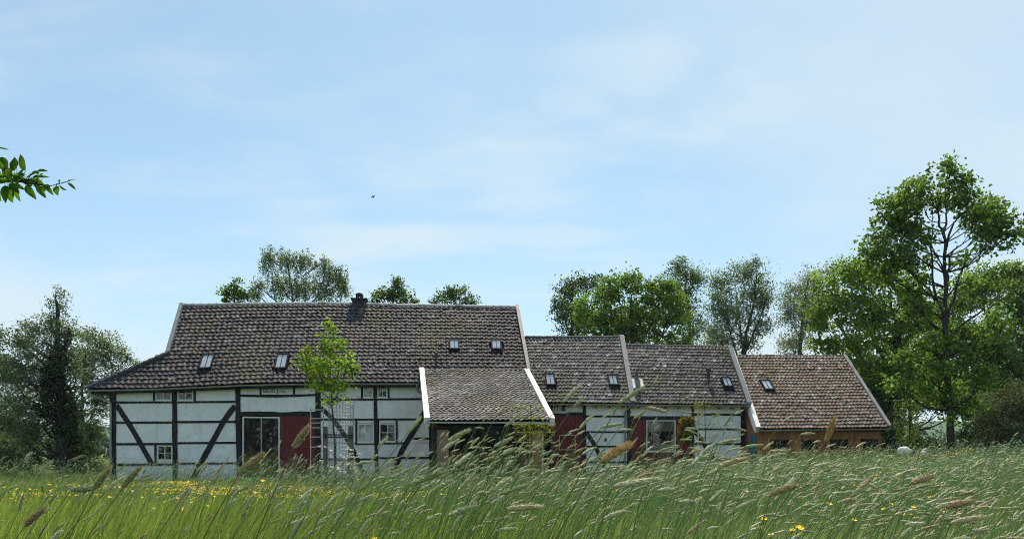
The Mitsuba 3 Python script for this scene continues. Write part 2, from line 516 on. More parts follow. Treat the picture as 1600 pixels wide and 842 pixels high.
def verge(roof, pa, pb, width, parent, bsdf, height=0.10, drop=0.16, lift=0.06):
    """A verge board along the slope between two pixels: a cap on the tiles and a face hanging down outside."""
    a, b = roof.hit(*pa), roof.hit(*pb)
    put('verge', verge_ab(roof, a, b, width, height, drop, lift), bsdf, parent)


def verge_ab(roof, a, b, width, height=0.10, drop=0.16, lift=0.06):
    out = []
    n = 9
    t = np.linspace(0, 1, n)
    s, bb = a[0] + (b[0] - a[0]) * t, a[1] + (b[1] - a[1]) * t
    ring = [(-width / 2, lift + height), (width / 2, lift + height), (width / 2, -drop), (-width / 2, -drop)]
    v = np.stack([roof.P(s + o, bb, l) for o, l in ring], 1).reshape(-1, 3)
    f = []
    for k in range(n - 1):
        for j in range(4):
            p, q = k * 4 + j, k * 4 + (j + 1) % 4
            f += [[p, q, q + 4], [p, q + 4, p + 4]]
    f += [[0, 2, 1], [0, 3, 2], [4 * n - 4, 4 * n - 3, 4 * n - 2], [4 * n - 4, 4 * n - 2, 4 * n - 1]]
    return trimesh.Trimesh(world(v), np.array(f), process=False)


def skylight(roof, pix, parent, two=True):
    """A roof window: raised frame, glass, and a lead apron under it. pix: its four corners, from top left clockwise."""
    c = np.array([roof.hit(*p) for p in pix])
    s0, s1 = (c[0, 0] + c[3, 0]) / 2, (c[1, 0] + c[2, 0]) / 2
    b1, b0 = (c[0, 1] + c[1, 1]) / 2, (c[2, 1] + c[3, 1]) / 2
    k = fresh(parent + '__skylight')

    def slab(sa, sb, ba, bb, l0, l1):
        m = trimesh.creation.box((1, 1, 1))
        v = m.vertices + 0.5
        return trimesh.Trimesh(roof.world(sa + (sb - sa) * v[:, 0], ba + (bb - ba) * v[:, 1], l0 + (l1 - l0) * v[:, 2]), m.faces, process=False)
    L = float(roof.slope_length(s0))
    tf, tb = 0.055, 0.060 / L
    fr = [slab(s0, s0 + tf, b0, b1, -0.05, 0.15), slab(s1 - tf, s1, b0, b1, -0.05, 0.15), slab(s0 + tf, s1 - tf, b1 - 1.2 * tb, b1, -0.05, 0.152), slab(s0 + tf, s1 - tf, b0, b0 + 1.1 * tb, -0.05, 0.148)]
    if two:
        mid = (s0 + s1) / 2
        fr.append(slab(mid - 0.011, mid + 0.011, b0 + 1.1 * tb, b1 - 1.2 * tb, 0.06, 0.135))
    scene[k + '__frame'] = mikit.ply(trimesh.util.concatenate(fr), 'm_skyframe')
    scene[k + '__pane'] = mikit.ply(slab(s0 + tf, s1 - tf, b0 + tb, b1 - tb, 0.04, 0.115), 'm_skyglass')
    scene[k + '__apron'] = mikit.ply(slab(s0 - 0.03, s1 + 0.03, b0 - 0.20 / L, b0 - 0.004, 0.0, 0.088), 'm_skyframe')
    return [(s0 - 0.02, b0 - 0.16 / L), (s1 + 0.02, b0 - 0.16 / L), (s1 + 0.02, b1 + 0.02 / L), (s0 - 0.02, b1 + 0.02 / L)]


def gutter(pts_local, parent, bsdf='m_gutter', r=0.065):
    """Half-round gutter along local points (s, w, z)."""
    p = np.asarray(pts_local, float)
    ang = np.linspace(np.pi, 2 * np.pi, 8)
    outer = np.stack([r * np.cos(ang), r * np.sin(ang)], 1)
    inner = np.stack([(r - 0.012) * np.cos(ang[::-1]), (r - 0.012) * np.sin(ang[::-1])], 1)
    ring = np.vstack([outer, inner])
    m = len(ring)
    v = np.vstack([np.stack([np.full(m, q[0]), q[1] + ring[:, 0], q[2] + ring[:, 1]], 1) for q in p])
    f = []
    for k in range(len(p) - 1):
        for j in range(m):
            a, b = k * m + j, k * m + (j + 1) % m
            f += [[a, b, b + m], [a, b + m, a + m]]
    for base in (0, (len(p) - 1) * m):
        for j in range(7):
            f += [[base + j, base + j + 1, base + m - 2 - j], [base + j, base + m - 2 - j, base + m - 1 - j]]
    put('gutter', trimesh.Trimesh(world(v), np.array(f), process=False), bsdf, parent)


def window(parent, x0, y0, x1, y1, w, nx=2, ny=2, frame=1.9, bar=0.9, curtain=False, name='window', bsdf='m_frame', back=None):
    """A casement: frame with glazing bars and single panes. Pixels give its corners on the wall plane w."""
    k = fresh(f'{parent}__{name}')
    (s0, z1), (s1, z0) = on_w(x0, y0, w), on_w(x1, y1, w)
    t, g = frame / 36.0, bar / 36.0
    fr = [box_local(s0, s0 + t, w, w + 0.10, z0, z1), box_local(s1 - t, s1, w, w + 0.10, z0, z1),
          box_local(s0 + t, s1 - t, w + 0.002, w + 0.10, z1 - t, z1), box_local(s0 + t, s1 - t, w + 0.002, w + 0.10, z0, z0 + t)]
    xs, zs = np.linspace(s0 + t, s1 - t, nx + 1), np.linspace(z0 + t, z1 - t, ny + 1)
    for x in xs[1:-1]:
        fr.append(box_local(x - g / 2, x + g / 2, w + 0.02, w + 0.075, z0 + t, z1 - t))
    for z in zs[1:-1]:
        fr.append(box_local(s0 + t, s1 - t, w + 0.024, w + 0.072, z - g / 2, z + g / 2))
    fr.append(box_local(s0 - 0.02, s1 + 0.02, w - 0.035, w + 0.05, z0 - 0.035, z0 - 0.001))
    scene[k + '__frame'] = mikit.ply(trimesh.util.concatenate(fr), bsdf)
    n = 0
    for i in range(nx):
        for j in range(ny):
            e = 0.004
            v = np.array([[xs[i] + e, w + 0.05, zs[j] + e], [xs[i + 1] - e, w + 0.05, zs[j] + e], [xs[i + 1] - e, w + 0.05, zs[j + 1] - e], [xs[i] + e, w + 0.05, zs[j + 1] - e]])
            v[:, 1] += rng.uniform(-0.004, 0.004, 4)
            scene[k + '__pane' + (f'_{n:03d}' if n else '')] = mikit.ply((world(v), np.array([[0, 1, 2], [0, 2, 3]])), 'm_glass')
            n += 1
    if curtain:
        scene[k + '__curtain'] = mikit.ply(box_local(s0 + t, s1 - t, w + 0.17, w + 0.18, z0 + t, z1 - t), 'm_curtain')
    return k


W = 34.0
WT, WP, WB = W - 0.05, W - 0.012, W + 0.05             # faces of timbers and of panels, and their backs

# ------------------------------------------------------------------ the long half-timbered house
H = thing('half_timbered_house', 'long black and white half-timbered farmhouse with tall dark tiled roof and brick chimney', 'house')
eave_main = [(120, 608.5), (240, 606.5), (386, 600), (495, 598), (660, 598), (830, 598)]
ridge_main = [(250, 478.5), (287, 478), (420, 476), (520, 475.5), (640, 478), (806, 481), (830, 481.5)]
RM = Roof(eave_main, W - 0.38, ridge_main, pitch=46)
h = RM.hit
pm = [h(287, 479), h(263, 554), h(139, 606)]
pm[2][1] = 0.0
pr = [h(806, 481.5), h(824, 580)]
poly_main = [(pm[0][0], 1.0), tuple(pm[1]), (pm[2][0], 0.0), (h(824, 600)[0], 0.0), tuple(pr[1]), (pr[0][0], 1.0)]
roof_k = H + '__roof'
counts[roof_k] = 1
scene[roof_k] = mikit.ply(deck(RM, poly_main, 0.12, 0.0), 'm_dark')
holes = [skylight(RM, q, H) for q in ([(315, 556.5), (335, 556.5), (332, 579), (313, 579)], [(431.5, 556), (450.5, 556), (449, 579), (430.5, 579)],
                                      [(701.5, 533), (717.5, 533), (718, 549), (702, 549)], [(766.5, 533), (782.5, 533), (784, 549), (768, 549)])]
pal_main = [((0.056, 0.059, 0.070), 5), ((0.078, 0.080, 0.092), 4), ((0.088, 0.076, 0.080), 2), ((0.042, 0.046, 0.057), 3), ((0.18, 0.18, 0.185), 0.7), ((0.12, 0.078, 0.072), 0.4)]
m, c = lay_tiles(RM, poly_main, 0.232, 0.262, pal_main, holes, 0.62)
put('tile', m, 'm_tile', roof_k, color=c, kind='stuff')
ridge_caps(RM, pm[0][0] + 0.05, pr[0][0] - 0.05, 0.36, roof_k, (0.36, 0.36, 0.35), 0.12)
# hip tiles down the left end
hv = np.array([[pm[2][0] - 0.03, 0.0], [pm[1][0], pm[1][1]]])
nh = 13
for k in range(nh):
    a, b = hv[0] + (hv[1] - hv[0]) * (k / nh), hv[0] + (hv[1] - hv[0]) * ((k + 1.12) / nh)
    p0, p1 = RM.world(a[0], a[1], 0.07), RM.world(b[0], b[1], 0.045)
    mm = tube([p0, p0 * 0.9 + p1 * 0.1, p1], [0.125, 0.115, 0.105], 8)
    cc = np.repeat(np.array([[0.035, 0.045, 0.06]]) * rng.uniform(0.7, 1.5), len(mm.vertices), 0)
    put('hip_tile', mm, 'm_tile', roof_k, color=cc)
# back slope, gables, core
zr = np.interp(0, RM.rs, RM.rz)
z_e = float(np.interp(0, RM.es, RM.ez))
depth_run = RM.w_r - RM.w_e
sL, sLr, sR = on_w(172, 700, W)[0], pm[0][0] + 0.15, pr[0][0] - 0.12
wb = RM.w_r + depth_run


def back_slope(sa, sb, roof, parent):
    za, zb = np.interp(sa, roof.rs, roof.rz), np.interp(sb, roof.rs, roof.rz)
    e0 = np.interp((sa + sb) / 2, roof.es, roof.ez)
    run = roof.w_r - roof.w_e
    v = np.array([[sa, roof.w_r + 0.01, za], [sb, roof.w_r + 0.01, zb], [sb, roof.w_r + run, e0], [sa, roof.w_r + run, e0]])
    v = np.vstack([v, v - [0, 0, 0.14]])
    f = np.array([[0, 1, 2], [0, 2, 3], [4, 6, 5], [4, 7, 6], [0, 4, 5], [0, 5, 1], [1, 5, 6], [1, 6, 2], [2, 6, 7], [2, 7, 3], [3, 7, 4], [3, 4, 0]])
    c = np.repeat(np.array([[0.08, 0.07, 0.07]]), 8, 0)
    put('back_slope', trimesh.Trimesh(world(v), f, process=False), 'm_tile', parent, color=c)


back_slope(pm[0][0], pr[0][0], RM, H)


def gable(s0, s1, roof, w_front, parent, bsdf='m_plaster', eave_drop=0.14):
    """An end wall: pentagon in (w, z) under the roof, between s0 and s1."""
    sm = (s0 + s1) / 2
    zt, ze = np.interp(sm, roof.rs, roof.rz) - 0.18, np.interp(sm, roof.es, roof.ez)
    run = roof.w_r - roof.w_e
    zf = ze + (zt + 0.18 - ze) * (w_front - roof.w_e) / run - 0.18
    wback = roof.w_r + run - (w_front - roof.w_e)
    pts = [(w_front, -0.1), (wback, -0.1), (wback, zf), (roof.w_r, zt), (w_front, zf)]
    m = trimesh.creation.extrude_polygon(Polygon(pts), s1 - s0, engine='earcut')
    v = m.vertices
    put('gable', trimesh.Trimesh(world(np.stack([s0 + v[:, 2], v[:, 0], v[:, 1]], 1)), m.faces, process=False), bsdf, parent)


gable(sLr, sLr + 0.25, RM, W + 0.44, H)
gable(sR - 0.25, sR, RM, W + 0.44, H)
put('core', box_local(sL + 0.02, sR - 0.27, W + 0.36, wb - 0.6, -0.1, z_e + 0.1), 'm_dark', H)
put('side_wall', box_local(sL, sL + 0.22, W + 0.28, wb - 0.5, -0.1, 3.55), 'm_plaster', H)
# slope over the left outshot, falling to the left
q0, q1 = RM.P(pm[2][0], 0.0, -0.02), RM.P(pm[1][0], pm[1][1], -0.02)
q2, q3 = np.array([q1[0], 2 * RM.w_r - q1[1], q1[2]]), np.array([q0[0], 2 * RM.w_r - q0[1], q0[2]])
v = np.vstack([[q0, q1, q2, q3], np.array([q0, q1, q2, q3]) - [0, 0, 0.12]])
f = np.array([[0, 2, 1], [0, 3, 2], [4, 5, 6], [4, 6, 7], [0, 1, 5], [0, 5, 4], [1, 2, 6], [1, 6, 5], [2, 3, 7], [2, 7, 6], [3, 0, 4], [3, 4, 7]])
put('hip_slope', trimesh.Trimesh(world(v), f, process=False), 'm_tile', H, color=np.repeat([[0.07, 0.065, 0.065]], 8, 0))
verge(RM, (284.5, 477.5), (262.5, 553), 0.16, H, 'm_zinc')
verge(RM, (807.5, 480), (826, 582), 0.15, H, 'm_zinc')
put('fascia', trimesh.util.concatenate([box_between(RM.world(a, 0, -0.16), RM.world(b, 0, -0.16), [0, 0, 1], 0.04, 0.16) for a, b in zip(np.linspace(pm[2][0], h(660, 598)[0], 9)[:-1], np.linspace(pm[2][0], h(660, 598)[0], 9)[1:])]), 'm_timber', H)
ss = np.linspace(pm[2][0] - 0.02, on_w(655, 600, RM.w_e)[0], 14)
gp = RM.P(ss, 0 * ss)
gp[:, 1] -= 0.075
gp[:, 2] -= 0.045
gutter(gp, H)
# downpipe on the left corner
p = [gp[0] + [0.12, 0, -0.07], gp[0] + [0.14, 0.05, -0.2], gp[0] + [0.72, 0.32, -0.45], gp[0] + [0.80, 0.34, -0.6]]
p.append(np.array([p[-1][0], p[-1][1], 0.0]))
put('downpipe', tube(world(np.vstack([curve(p[:4], 12), [p[-1]]])), 0.045, 8), 'm_gutter', H, smooth=True)
pd = [gp[-1] + [-0.08, 0, -0.06], gp[-1] + [-0.08, 0.05, -0.22], gp[-1] + [0.02, 0.30, -0.36], gp[-1] + [0.30, 0.33, -0.40]]
put('downpipe', tube(world(curve(pd, 12)), 0.04, 8), 'm_gutter', H, smooth=True)

panels = [(181, 603, 239, 629), (177, 629, 271, 660), (177, 660, 271, 693.5), (177, 694, 241.5, 726), (177, 726.5, 271, 752), (246, 720.5, 270, 726),
          (305, 600, 370, 628), (274, 628.5, 370, 659), (274, 659.5, 370, 692), (274, 692.5, 370, 724), (274, 724.5, 370, 752),
          (373, 598, 406.5, 618), (460, 598, 495, 618), (373, 618.5, 495, 646),
          (498, 598, 564.5, 624), (498, 624.5, 585, 655), (498, 655.5, 556, 692.5), (498, 693, 587, 717), (498, 717.5, 587, 752), (558.5, 656, 584.5, 661.3),
          (607.5, 598, 674, 624), (588, 624.5, 674, 655), (620.5, 655.5, 674, 692.5), (592.5, 656, 618, 660.8), (590, 693, 674, 715.5), (590, 716, 674, 752)]
for q in panels:
    put('panel', rect(*q, WP, WB), 'm_plaster', H)
posts = [[(176, 606), (176.3, 690), (177, 758)], [(272.4, 602), (273, 690), (274, 752)], [(371.2, 599), (372.5, 680), (374.6, 752)], [(496.8, 598), (497, 752)], [(586.2, 598), (587.5, 690), (590, 752)], [(673, 656), (674, 752)]]
for q, wd in zip(posts, (9.6, 8, 8.2, 8.4, 5.6, 6)):
    put('post', beam(curve([(*a, 0) for a in q], 8)[:, :2], wd, WT, WB), 'm_timber', H)
for q, wd in (([(240.6, 603), (240.8, 628)], 3.4), ([(303.8, 601), (304, 628)], 3.6), ([(407, 598), (407, 617)], 2.4), ([(459.4, 598), (459.6, 617)], 2.8), ([(565.5, 598), (565.5, 623)], 3),
              ([(607, 598), (607.2, 623)], 3), ([(242.6, 694), (243, 726)], 3.8), ([(556.5, 656), (556.8, 692)], 3), ([(619.8, 656), (620, 692)], 2.8)):
    put('stud', beam(q, wd, WT + 0.006, WB), 'm_timber', H)
rails = [([(180.5, 628.9), (268.6, 628.6)], 3.4), ([(276.4, 628.4), (367.2, 627.8)], 3.2), ([(375.4, 617.9), (430, 619.2), (492.6, 617)], 3.6), ([(501, 624.2), (583.2, 624.1)], 3.4), ([(589.2, 623.8), (660, 623.6), (676, 623.5)], 3.4),
         ([(180.8, 660.3), (268.8, 660.1)], 3.2), ([(276.8, 659.4), (368, 659)], 3.3), ([(376, 646.6), (410, 646.2), (440, 647.2), (470, 646), (492.6, 646.8)], 6.6), ([(501, 655.5), (584, 655.5)], 3.1), ([(589.6, 655.2), (676, 655.2)], 3.1),
         ([(181, 693.9), (269.2, 693.7)], 3.6), ([(277.2, 692.2), (368.6, 691.7)], 3.4), ([(554, 693.4), (585, 693.1)], 3.2), ([(590.8, 692.9), (634, 692.4)], 3.2), ([(646, 685.2), (671, 685)], 3),
         ([(181.4, 726.2), (269.8, 725.8)], 3.8), ([(278, 724.4), (370, 723.7)], 3.3), ([(501, 717.8), (586, 717.4)], 3.1), ([(592.6, 715.6), (671, 715.1)], 3.4)]
for q, wd in rails:
    put('rail', beam(curve([(*a, 0) for a in q], 6)[:, :2] if len(q) > 2 else q, wd, WT + 0.004, WB), 'm_timber', H)
braces = [([(182, 633), (209, 675), (238, 727)], 7.4), ([(367, 634), (349, 659), (331, 692), (313, 725), (300, 752)], 8.6), ([(664, 643), (645, 676), (628, 704), (611, 748)], 8), ([(501, 637), (520, 655), (540, 683), (553, 706), (567, 738)], 6.5)]
for q, wd in braces:
    put('brace', beam(curve([(*a, 0) for a in q], 8)[:, :2], wd, WT + 0.010, WB), 'm_timber', H)
put('plinth', rect(166, 750, 500, 757, WT - 0.02, WB), 'm_darkbrick', H)
for q, cu in (((242.5, 603.5, 268, 626), False), ((277, 603, 302, 626), False), ((409, 599.5, 432.5, 615.5), False), ((434, 599.5, 457.5, 615.5), True), ((567.2, 599.5, 583, 621.8), True), ((589.4, 599.5, 605.4, 621.6), False),
              ((245, 695.8, 269.4, 719.6), False), ((558.4, 662, 584.4, 691.4), True), ((592.2, 661.4, 618.4, 690.4), False)):
    window(H, *q, WT + 0.02, curtain=cu)
# glazed door in a white frame with red boarded shutters beside it
gd = window(H, 378.5, 651, 437, 748, WT + 0.015, nx=2, ny=1, frame=2.0, bar=0.7, name='glass_door', bsdf='m_frame')
(s0, z0), (s1, z1) = on_w(437.5, 748, WT + 0.03), on_w(492.5, 650.2, WT + 0.03)
e = np.linspace(s0, s1, 9)
rd = fresh(H + '__red_door')
for k in range(8):
    scene[rd + '__board' + (f'_{k:03d}' if k else '')] = mikit.ply(box_local(e[k] + 0.004, e[k + 1] - 0.004, WT + 0.03 + rng.uniform(0, 0.005), WT + 0.08, z0, z1), 'm_red')
# brick chimney on the ridge
(cs0, _), (cs1, _) = on_w(550.5, 480, RM.w_r - 0.1), on_w(571.6, 480, RM.w_r - 0.1)
ck = fresh(H + '__chimney')
zt = on_w(560, 470, RM.w_r - 0.1)[1]
zk = on_w(560, 466.6, RM.w_r - 0.1)[1]
zh = on_w(560, 459.4, RM.w_r - 0.1)[1]
w0, w1 = RM.w_r - 0.19, RM.w_r + 0.38
scene[ck + '__stack'] = mikit.ply(box_local(cs0, cs1, w0, w1, zr - 0.9, zt), 'm_darkbrick')
scene[ck + '__cap'] = mikit.ply(trimesh.util.concatenate([box_local(cs0 - 0.045, cs1 + 0.045, w0 - 0.045, w1 + 0.045, zt + 0.001, zt + 0.06), box_local(cs0 - 0.075, cs1 + 0.075, w0 - 0.075, w1 + 0.075, zt + 0.061, zk)]), 'm_darkbrick')
cm, hw = (cs0 + cs1) / 2, on_w(565.8, 460, RM.w_r)[0] - on_w(555.3, 460, RM.w_r)[0]
hd = [box_local(cm - hw / 2, cm - hw * 0.09, w0 + 0.1, w1 - 0.1, zk + 0.001, zh - 0.06), box_local(cm + hw * 0.09, cm + hw / 2, w0 + 0.1, w1 - 0.1, zk + 0.001, zh - 0.06)]
top = trimesh.creation.extrude_polygon(Polygon([(-hw / 2 - 0.01, zh - 0.059), (hw / 2 + 0.01, zh - 0.059), (hw / 2 + 0.01, zh), (0, zh + 0.06), (-hw / 2 - 0.01, zh)]), w1 - w0 - 0.16, engine='earcut')
vv = top.vertices
hd.append(trimesh.Trimesh(world(np.stack([cm + vv[:, 0], w0 + 0.08 + vv[:, 2], vv[:, 1]], 1)), top.faces[:, ::-1], process=False))
scene[ck + '__hood'] = mikit.ply(trimesh.util.concatenate(hd), 'm_darkbrick')


def flue(roof, px, py_base, py_top, radius, parent, bsdf='m_blackmetal', cowl=True):
    s, b = roof.hit(px, py_base)
    p = roof.P(s, b)
    k = (EYEV[2] + (HOR - py_top) / F * p[1])
    foot, top = p - [0, 0, 0.15], np.array([p[0], p[1], k])
    parts = [tube(world([foot, top - [0, 0, 0.1]]), radius, 12)]
    if cowl:
        parts.append(tube(world([top - [0, 0, 0.16], top - [0, 0, 0.02], top]), [radius * 1.45, radius * 1.45, radius * 0.6], 12))
    put('flue_pipe', trimesh.util.concatenate(parts), bsdf, parent, smooth=35)


flue(RM, 681.3, 576, 551, 0.055, H)

# ------------------------------------------------------------------ the lean-to in front of it
Lh = thing('lean_to', 'low lean-to with light grey tiled roof and white verges in front of the farmhouse', 'lean-to')
sb = RM.hit(700, 578)
top_w, top_z = RM.P(sb[0], sb[1], 0.10)[1:]
WL = 28.9
# its slope runs from the eave pixel line up to the main roof
RL = Roof([(640, 657.5), (760, 658), (880, 658)], WL - 0.3, [(640, 578.5), (740, 579.5), (840, 580.5)], w_r=top_w)
hl = RL.hit
pl = [hl(659, 580), hl(667.5, 656), hl(862, 656), hl(823, 581)]
poly_l = [(pl[0][0], 1.0), (pl[1][0], 0.0), (pl[2][0], 0.0), (pl[3][0], 1.0)]
k = Lh + '__roof'
scene[k] = mikit.ply(deck(RL, poly_l, 0.12), 'm_dark')
pal_l = [((0.19, 0.185, 0.18), 5), ((0.24, 0.235, 0.23), 4), ((0.15, 0.15, 0.15), 3), ((0.16, 0.15, 0.17), 2), ((0.32, 0.31, 0.30), 0.8)]
m, c = lay_tiles(RL, poly_l, 0.20, 0.235, pal_l, (), 0.80)
put('tile', m, 'm_tile', k, color=c, kind='stuff')
put('verge', verge_ab(RL, (pl[1][0], 0.0), (pl[0][0], 1.0), 0.20, 0.07, 0.2), 'm_verge_white', Lh)
put('verge', verge_ab(RL, (pl[2][0], 0.0), (pl[3][0], 1.0), 0.20, 0.07, 0.2), 'm_verge_white', Lh)
ss = np.linspace(pl[1][0] - 0.05, pl[2][0] + 0.05, 8)
gp = RL.P(ss, 0 * ss)
gp[:, 1] -= 0.07
gp[:, 2] -= 0.04
gutter(gp, Lh, 'm_lead', 0.055)
zl = float(RL.ez[0]) - 0.16
sl0, sl1 = pl[1][0] + 0.2, pl[2][0] - 0.25
put('lintel', box_local(sl0, sl1, WL - 0.02, WL + 0.2, zl - 0.16, zl), 'm_timber', Lh)
put('brick_pier', box_local(sl0 + 0.16, on_w(701, 690, WL)[0], WL, WL + 0.3, -0.1, zl - 0.162), 'm_brick', Lh)
put('post', box_local(sl0 - 0.02, sl0 + 0.155, WL - 0.03, WL + 0.2, -0.1, zl - 0.161), 'm_timber', Lh)
# side walls under the sloping roof
for sa, sbb in ((sl0 - 0.02, sl0 + 0.18), (sl1 - 0.2, sl1)):
    pts = [(WL + 0.31, -0.1), (W - 0.06, -0.1), (W - 0.06, float(RL.P(sa, (W - 0.06 - RL.w_e) / (RL.w_r - RL.w_e), -0.16)[2])), (WL + 0.31, float(RL.P(sa, (WL + 0.31 - RL.w_e) / (RL.w_r - RL.w_e), -0.16)[2]))]
    mm = trimesh.creation.extrude_polygon(Polygon(pts), sbb - sa, engine='earcut')
    vv = mm.vertices
    put('side_wall', trimesh.Trimesh(world(np.stack([sa + vv[:, 2], vv[:, 0], vv[:, 1]], 1)), mm.faces, process=False), 'm_plaster' if sa < 0 else 'm_brick', Lh)
put('floor', box_local(sl0 + 0.2, sl1 - 0.21, WL + 0.3, W - 0.07, -0.1, 0.03), 'm_dark', Lh)
put('back_wall', box_local(sl0 + 0.2, sl1 - 0.21, W - 0.16, W - 0.07, 0.031, 2.9), 'm_darkbrick', Lh)
for x0, x1 in ((701.5, 751), (751.5, 800), (800.5, 826)):
    kk = window(Lh, x0, 667.5, x1, 748, WL + 0.06, 1, 1, 1.6, 0.8, bsdf='m_timber', name='glazed_panel')
(sa, za), (sb2, zb) = on_w(826.5, 745, WL + 0.05), on_w(852, 667.5, WL + 0.05)
e = np.linspace(sa, min(sb2, sl1 - 0.02), 6)
for q in range(5):
    put('board', box_local(e[q] + 0.004, e[q + 1] - 0.004, WL + 0.05, WL + 0.09, -0.05, zb), 'm_board', Lh)

# ------------------------------------------------------------------ the two lower half-timbered barns
pal_b = [((0.100, 0.099, 0.098), 5), ((0.132, 0.130, 0.127), 4), ((0.080, 0.076, 0.077), 3), ((0.118, 0.106, 0.096), 2), ((0.22, 0.22, 0.22), 1.1), ((0.33, 0.33, 0.33), 0.3)]
B = thing('half_timbered_barn', 'half-timbered barn with tall red door between the lean-to and the flue-pipe barn', 'barn')
RB = Roof([(810, 629), (990, 630.5), (1000, 630.6)], W - 0.36, [(810, 527.5), (900, 527.5), (985, 527)], pitch=47)
hb = RB.hit
s_l = pr[0][0] - 0.1
s_r = hb(971, 528)[0]
s_r0 = hb(987, 626)[0]
poly_b = [(s_l, 1.0), (s_l, 0.0), (s_r0, 0.0), (s_r, 1.0)]
scene[B + '__roof'] = mikit.ply(deck(RB, poly_b, 0.12), 'm_dark')
holes = [skylight(RB, q, B) for q in ([(851, 586.5), (866.5, 586.5), (867.5, 605), (852.5, 605)], [(948.5, 588), (963.5, 588), (966, 605), (951, 605)])]
m, c = lay_tiles(RB, poly_b, 0.172, 0.232, pal_b, holes, 0.90)
put('tile', m, 'm_tile', B + '__roof', color=c, kind='stuff')
ridge_caps(RB, s_l + 0.2, s_r, 0.34, B + '__roof', (0.075, 0.08, 0.085), 0.10)
put('verge', verge_ab(RB, (s_r0, 0.0), (s_r, 1.0), 0.22, 0.10, 0.3), 'm_zinc', B)
back_slope(s_l + 0.25, s_r, RB, B)
gable(s_r - 0.22, s_r, RB, W + 0.44, B)
# third block
C3 = thing('half_timbered_barn', 'half-timbered barn with black flue pipe and yellowish climber on its red door', 'barn')
RC = Roof([(970, 630.5), (1170, 632.5), (1180, 632.6)], W - 0.36, [(970, 540), (1060, 541.5), (1150, 543.5)], pitch=47)
hc = RC.hit
s3, s3b = hc(1139, 544)[0], hc(1169, 630)[0]
poly_c = [(s_r + 0.1, 1.0), (s_r0 + 0.1, 0.0), (s3b, 0.0), (s3, 1.0)]
scene[C3 + '__roof'] = mikit.ply(deck(RC, poly_c, 0.12), 'm_dark')
holes = [skylight(RC, [(1126, 592), (1140.5, 592), (1144, 607), (1129.5, 607)], C3)]
m, c = lay_tiles(RC, poly_c, 0.172, 0.232, pal_b, holes, 0.90)
put('tile', m, 'm_tile', C3 + '__roof', color=c, kind='stuff')
ridge_caps(RC, s_r + 0.12, s3 - 0.05, 0.34, C3 + '__roof', (0.075, 0.08, 0.085), 0.10)
put('verge', verge_ab(RC, (s3b, 0.0), (s3, 1.0), 0.22, 0.10, 0.3), 'm_zinc', C3)
back_slope(s_r + 0.1, s3, RC, C3)
gable(s3 - 0.22, s3, RC, W + 0.44, C3)
flue(RC, 1107, 592, 571, 0.075, C3)
# zinc-clad flue with white lead flashing next to the verge
s, b = hc(996.5, 606)
p = RC.P(s, b)
kz = fresh(C3 + '__zinc_flue')
up1 = EYE + (HOR - 591) / F * p[1]
up2 = EYE + (HOR - 578) / F * p[1]
scene[kz + '__base'] = mikit.ply(box_local(s - 0.11, s + 0.11, p[1] - 0.03, p[1] + 0.45, p[2] - 0.2, up1), 'm_zinc')
scene[kz + '__pipe'] = mikit.ply(tube(world([[s, p[1] + 0.2, up1 - 0.01], [s, p[1] + 0.2, up2 - 0.06], [s, p[1] + 0.2, up2 - 0.055], [s, p[1] + 0.2, up2]]), [0.07, 0.07, 0.12, 0.10], 10), 'm_stake')
fl = []
L = float(RC.slope_length(s))
for o0, o1, b0, b1 in ((-0.26, -0.115, b - 0.14 / L, b + 0.5 / L), (0.115, 0.26, b - 0.14 / L, b + 0.5 / L)):
    mm = trimesh.creation.box((1, 1, 1))
    vv = mm.vertices + 0.5
    wob = 0.02 * np.sin(40 * vv[:, 1])
    fl.append(trimesh.Trimesh(RC.world(s + o0 + (o1 - o0) * vv[:, 0] + wob, b0 + (b1 - b0) * vv[:, 1], 0.06 + 0.05 * vv[:, 2]), mm.faces, process=False))
scene[kz + '__flashing'] = mikit.ply(trimesh.util.concatenate(fl), 'm_verge_white')
for roof, sa, sbb, par in ((RB, on_w(858, 630, RB.w_e)[0], s_r0, B), (RC, s_r0 + 0.06, s3b + 0.05, C3)):
    ss = np.linspace(sa, sbb, 8)
    gp = roof.P(ss, 0 * ss)
    gp[:, 1] -= 0.075
    gp[:, 2] -= 0.045
    gutter(gp, par)
    for s in np.arange(sa + 0.3, sbb - 0.1, 0.62):
        q = roof.P(s, 0.0)
        put('rafter_end', box_local(s - 0.035, s + 0.035, q[1] + 0.06, W - 0.02, q[2] - 0.20, q[2] - 0.125), 'm_board', par)
# walls: left barn
for q in [(862, 629, 866, 646), (886, 629, 913, 646), (914, 629, 982, 650.5), (914, 651, 982, 675), (914, 675.5, 982, 697.5), (914, 698, 982, 722), (914, 722.5, 982, 752)]:
    put('panel', rect(*q, WP, WB), 'm_plaster', B)
for q, wd in (([(913.4, 630), (913.8, 752)], 4.8), ([(982.3, 631), (982.6, 752)], 4.6), ([(862, 630), (862, 752)], 3)):
    put('post', beam(q, wd, WT, WB), 'm_timber', B)
for q, wd in (([(863.5, 646.6), (911, 646.6)], 4.8), ([(916, 650.4), (980, 650.8)], 3), ([(916, 674.8), (980, 675)], 2.6), ([(916, 697.8), (980, 697.6)], 2.8), ([(916, 722), (980, 722)], 2.8)):
    put('rail', beam(q, wd, WT + 0.004, WB), 'm_timber', B)
put('brace', beam(curve([(915.5, 675, 0), (930, 697, 0), (948, 735, 0)], 8)[:, :2], 6.5, WT + 0.01, WB), 'm_timber', B)
window(B, 867.5, 631, 886, 644.5, WT + 0.02, 2, 1)


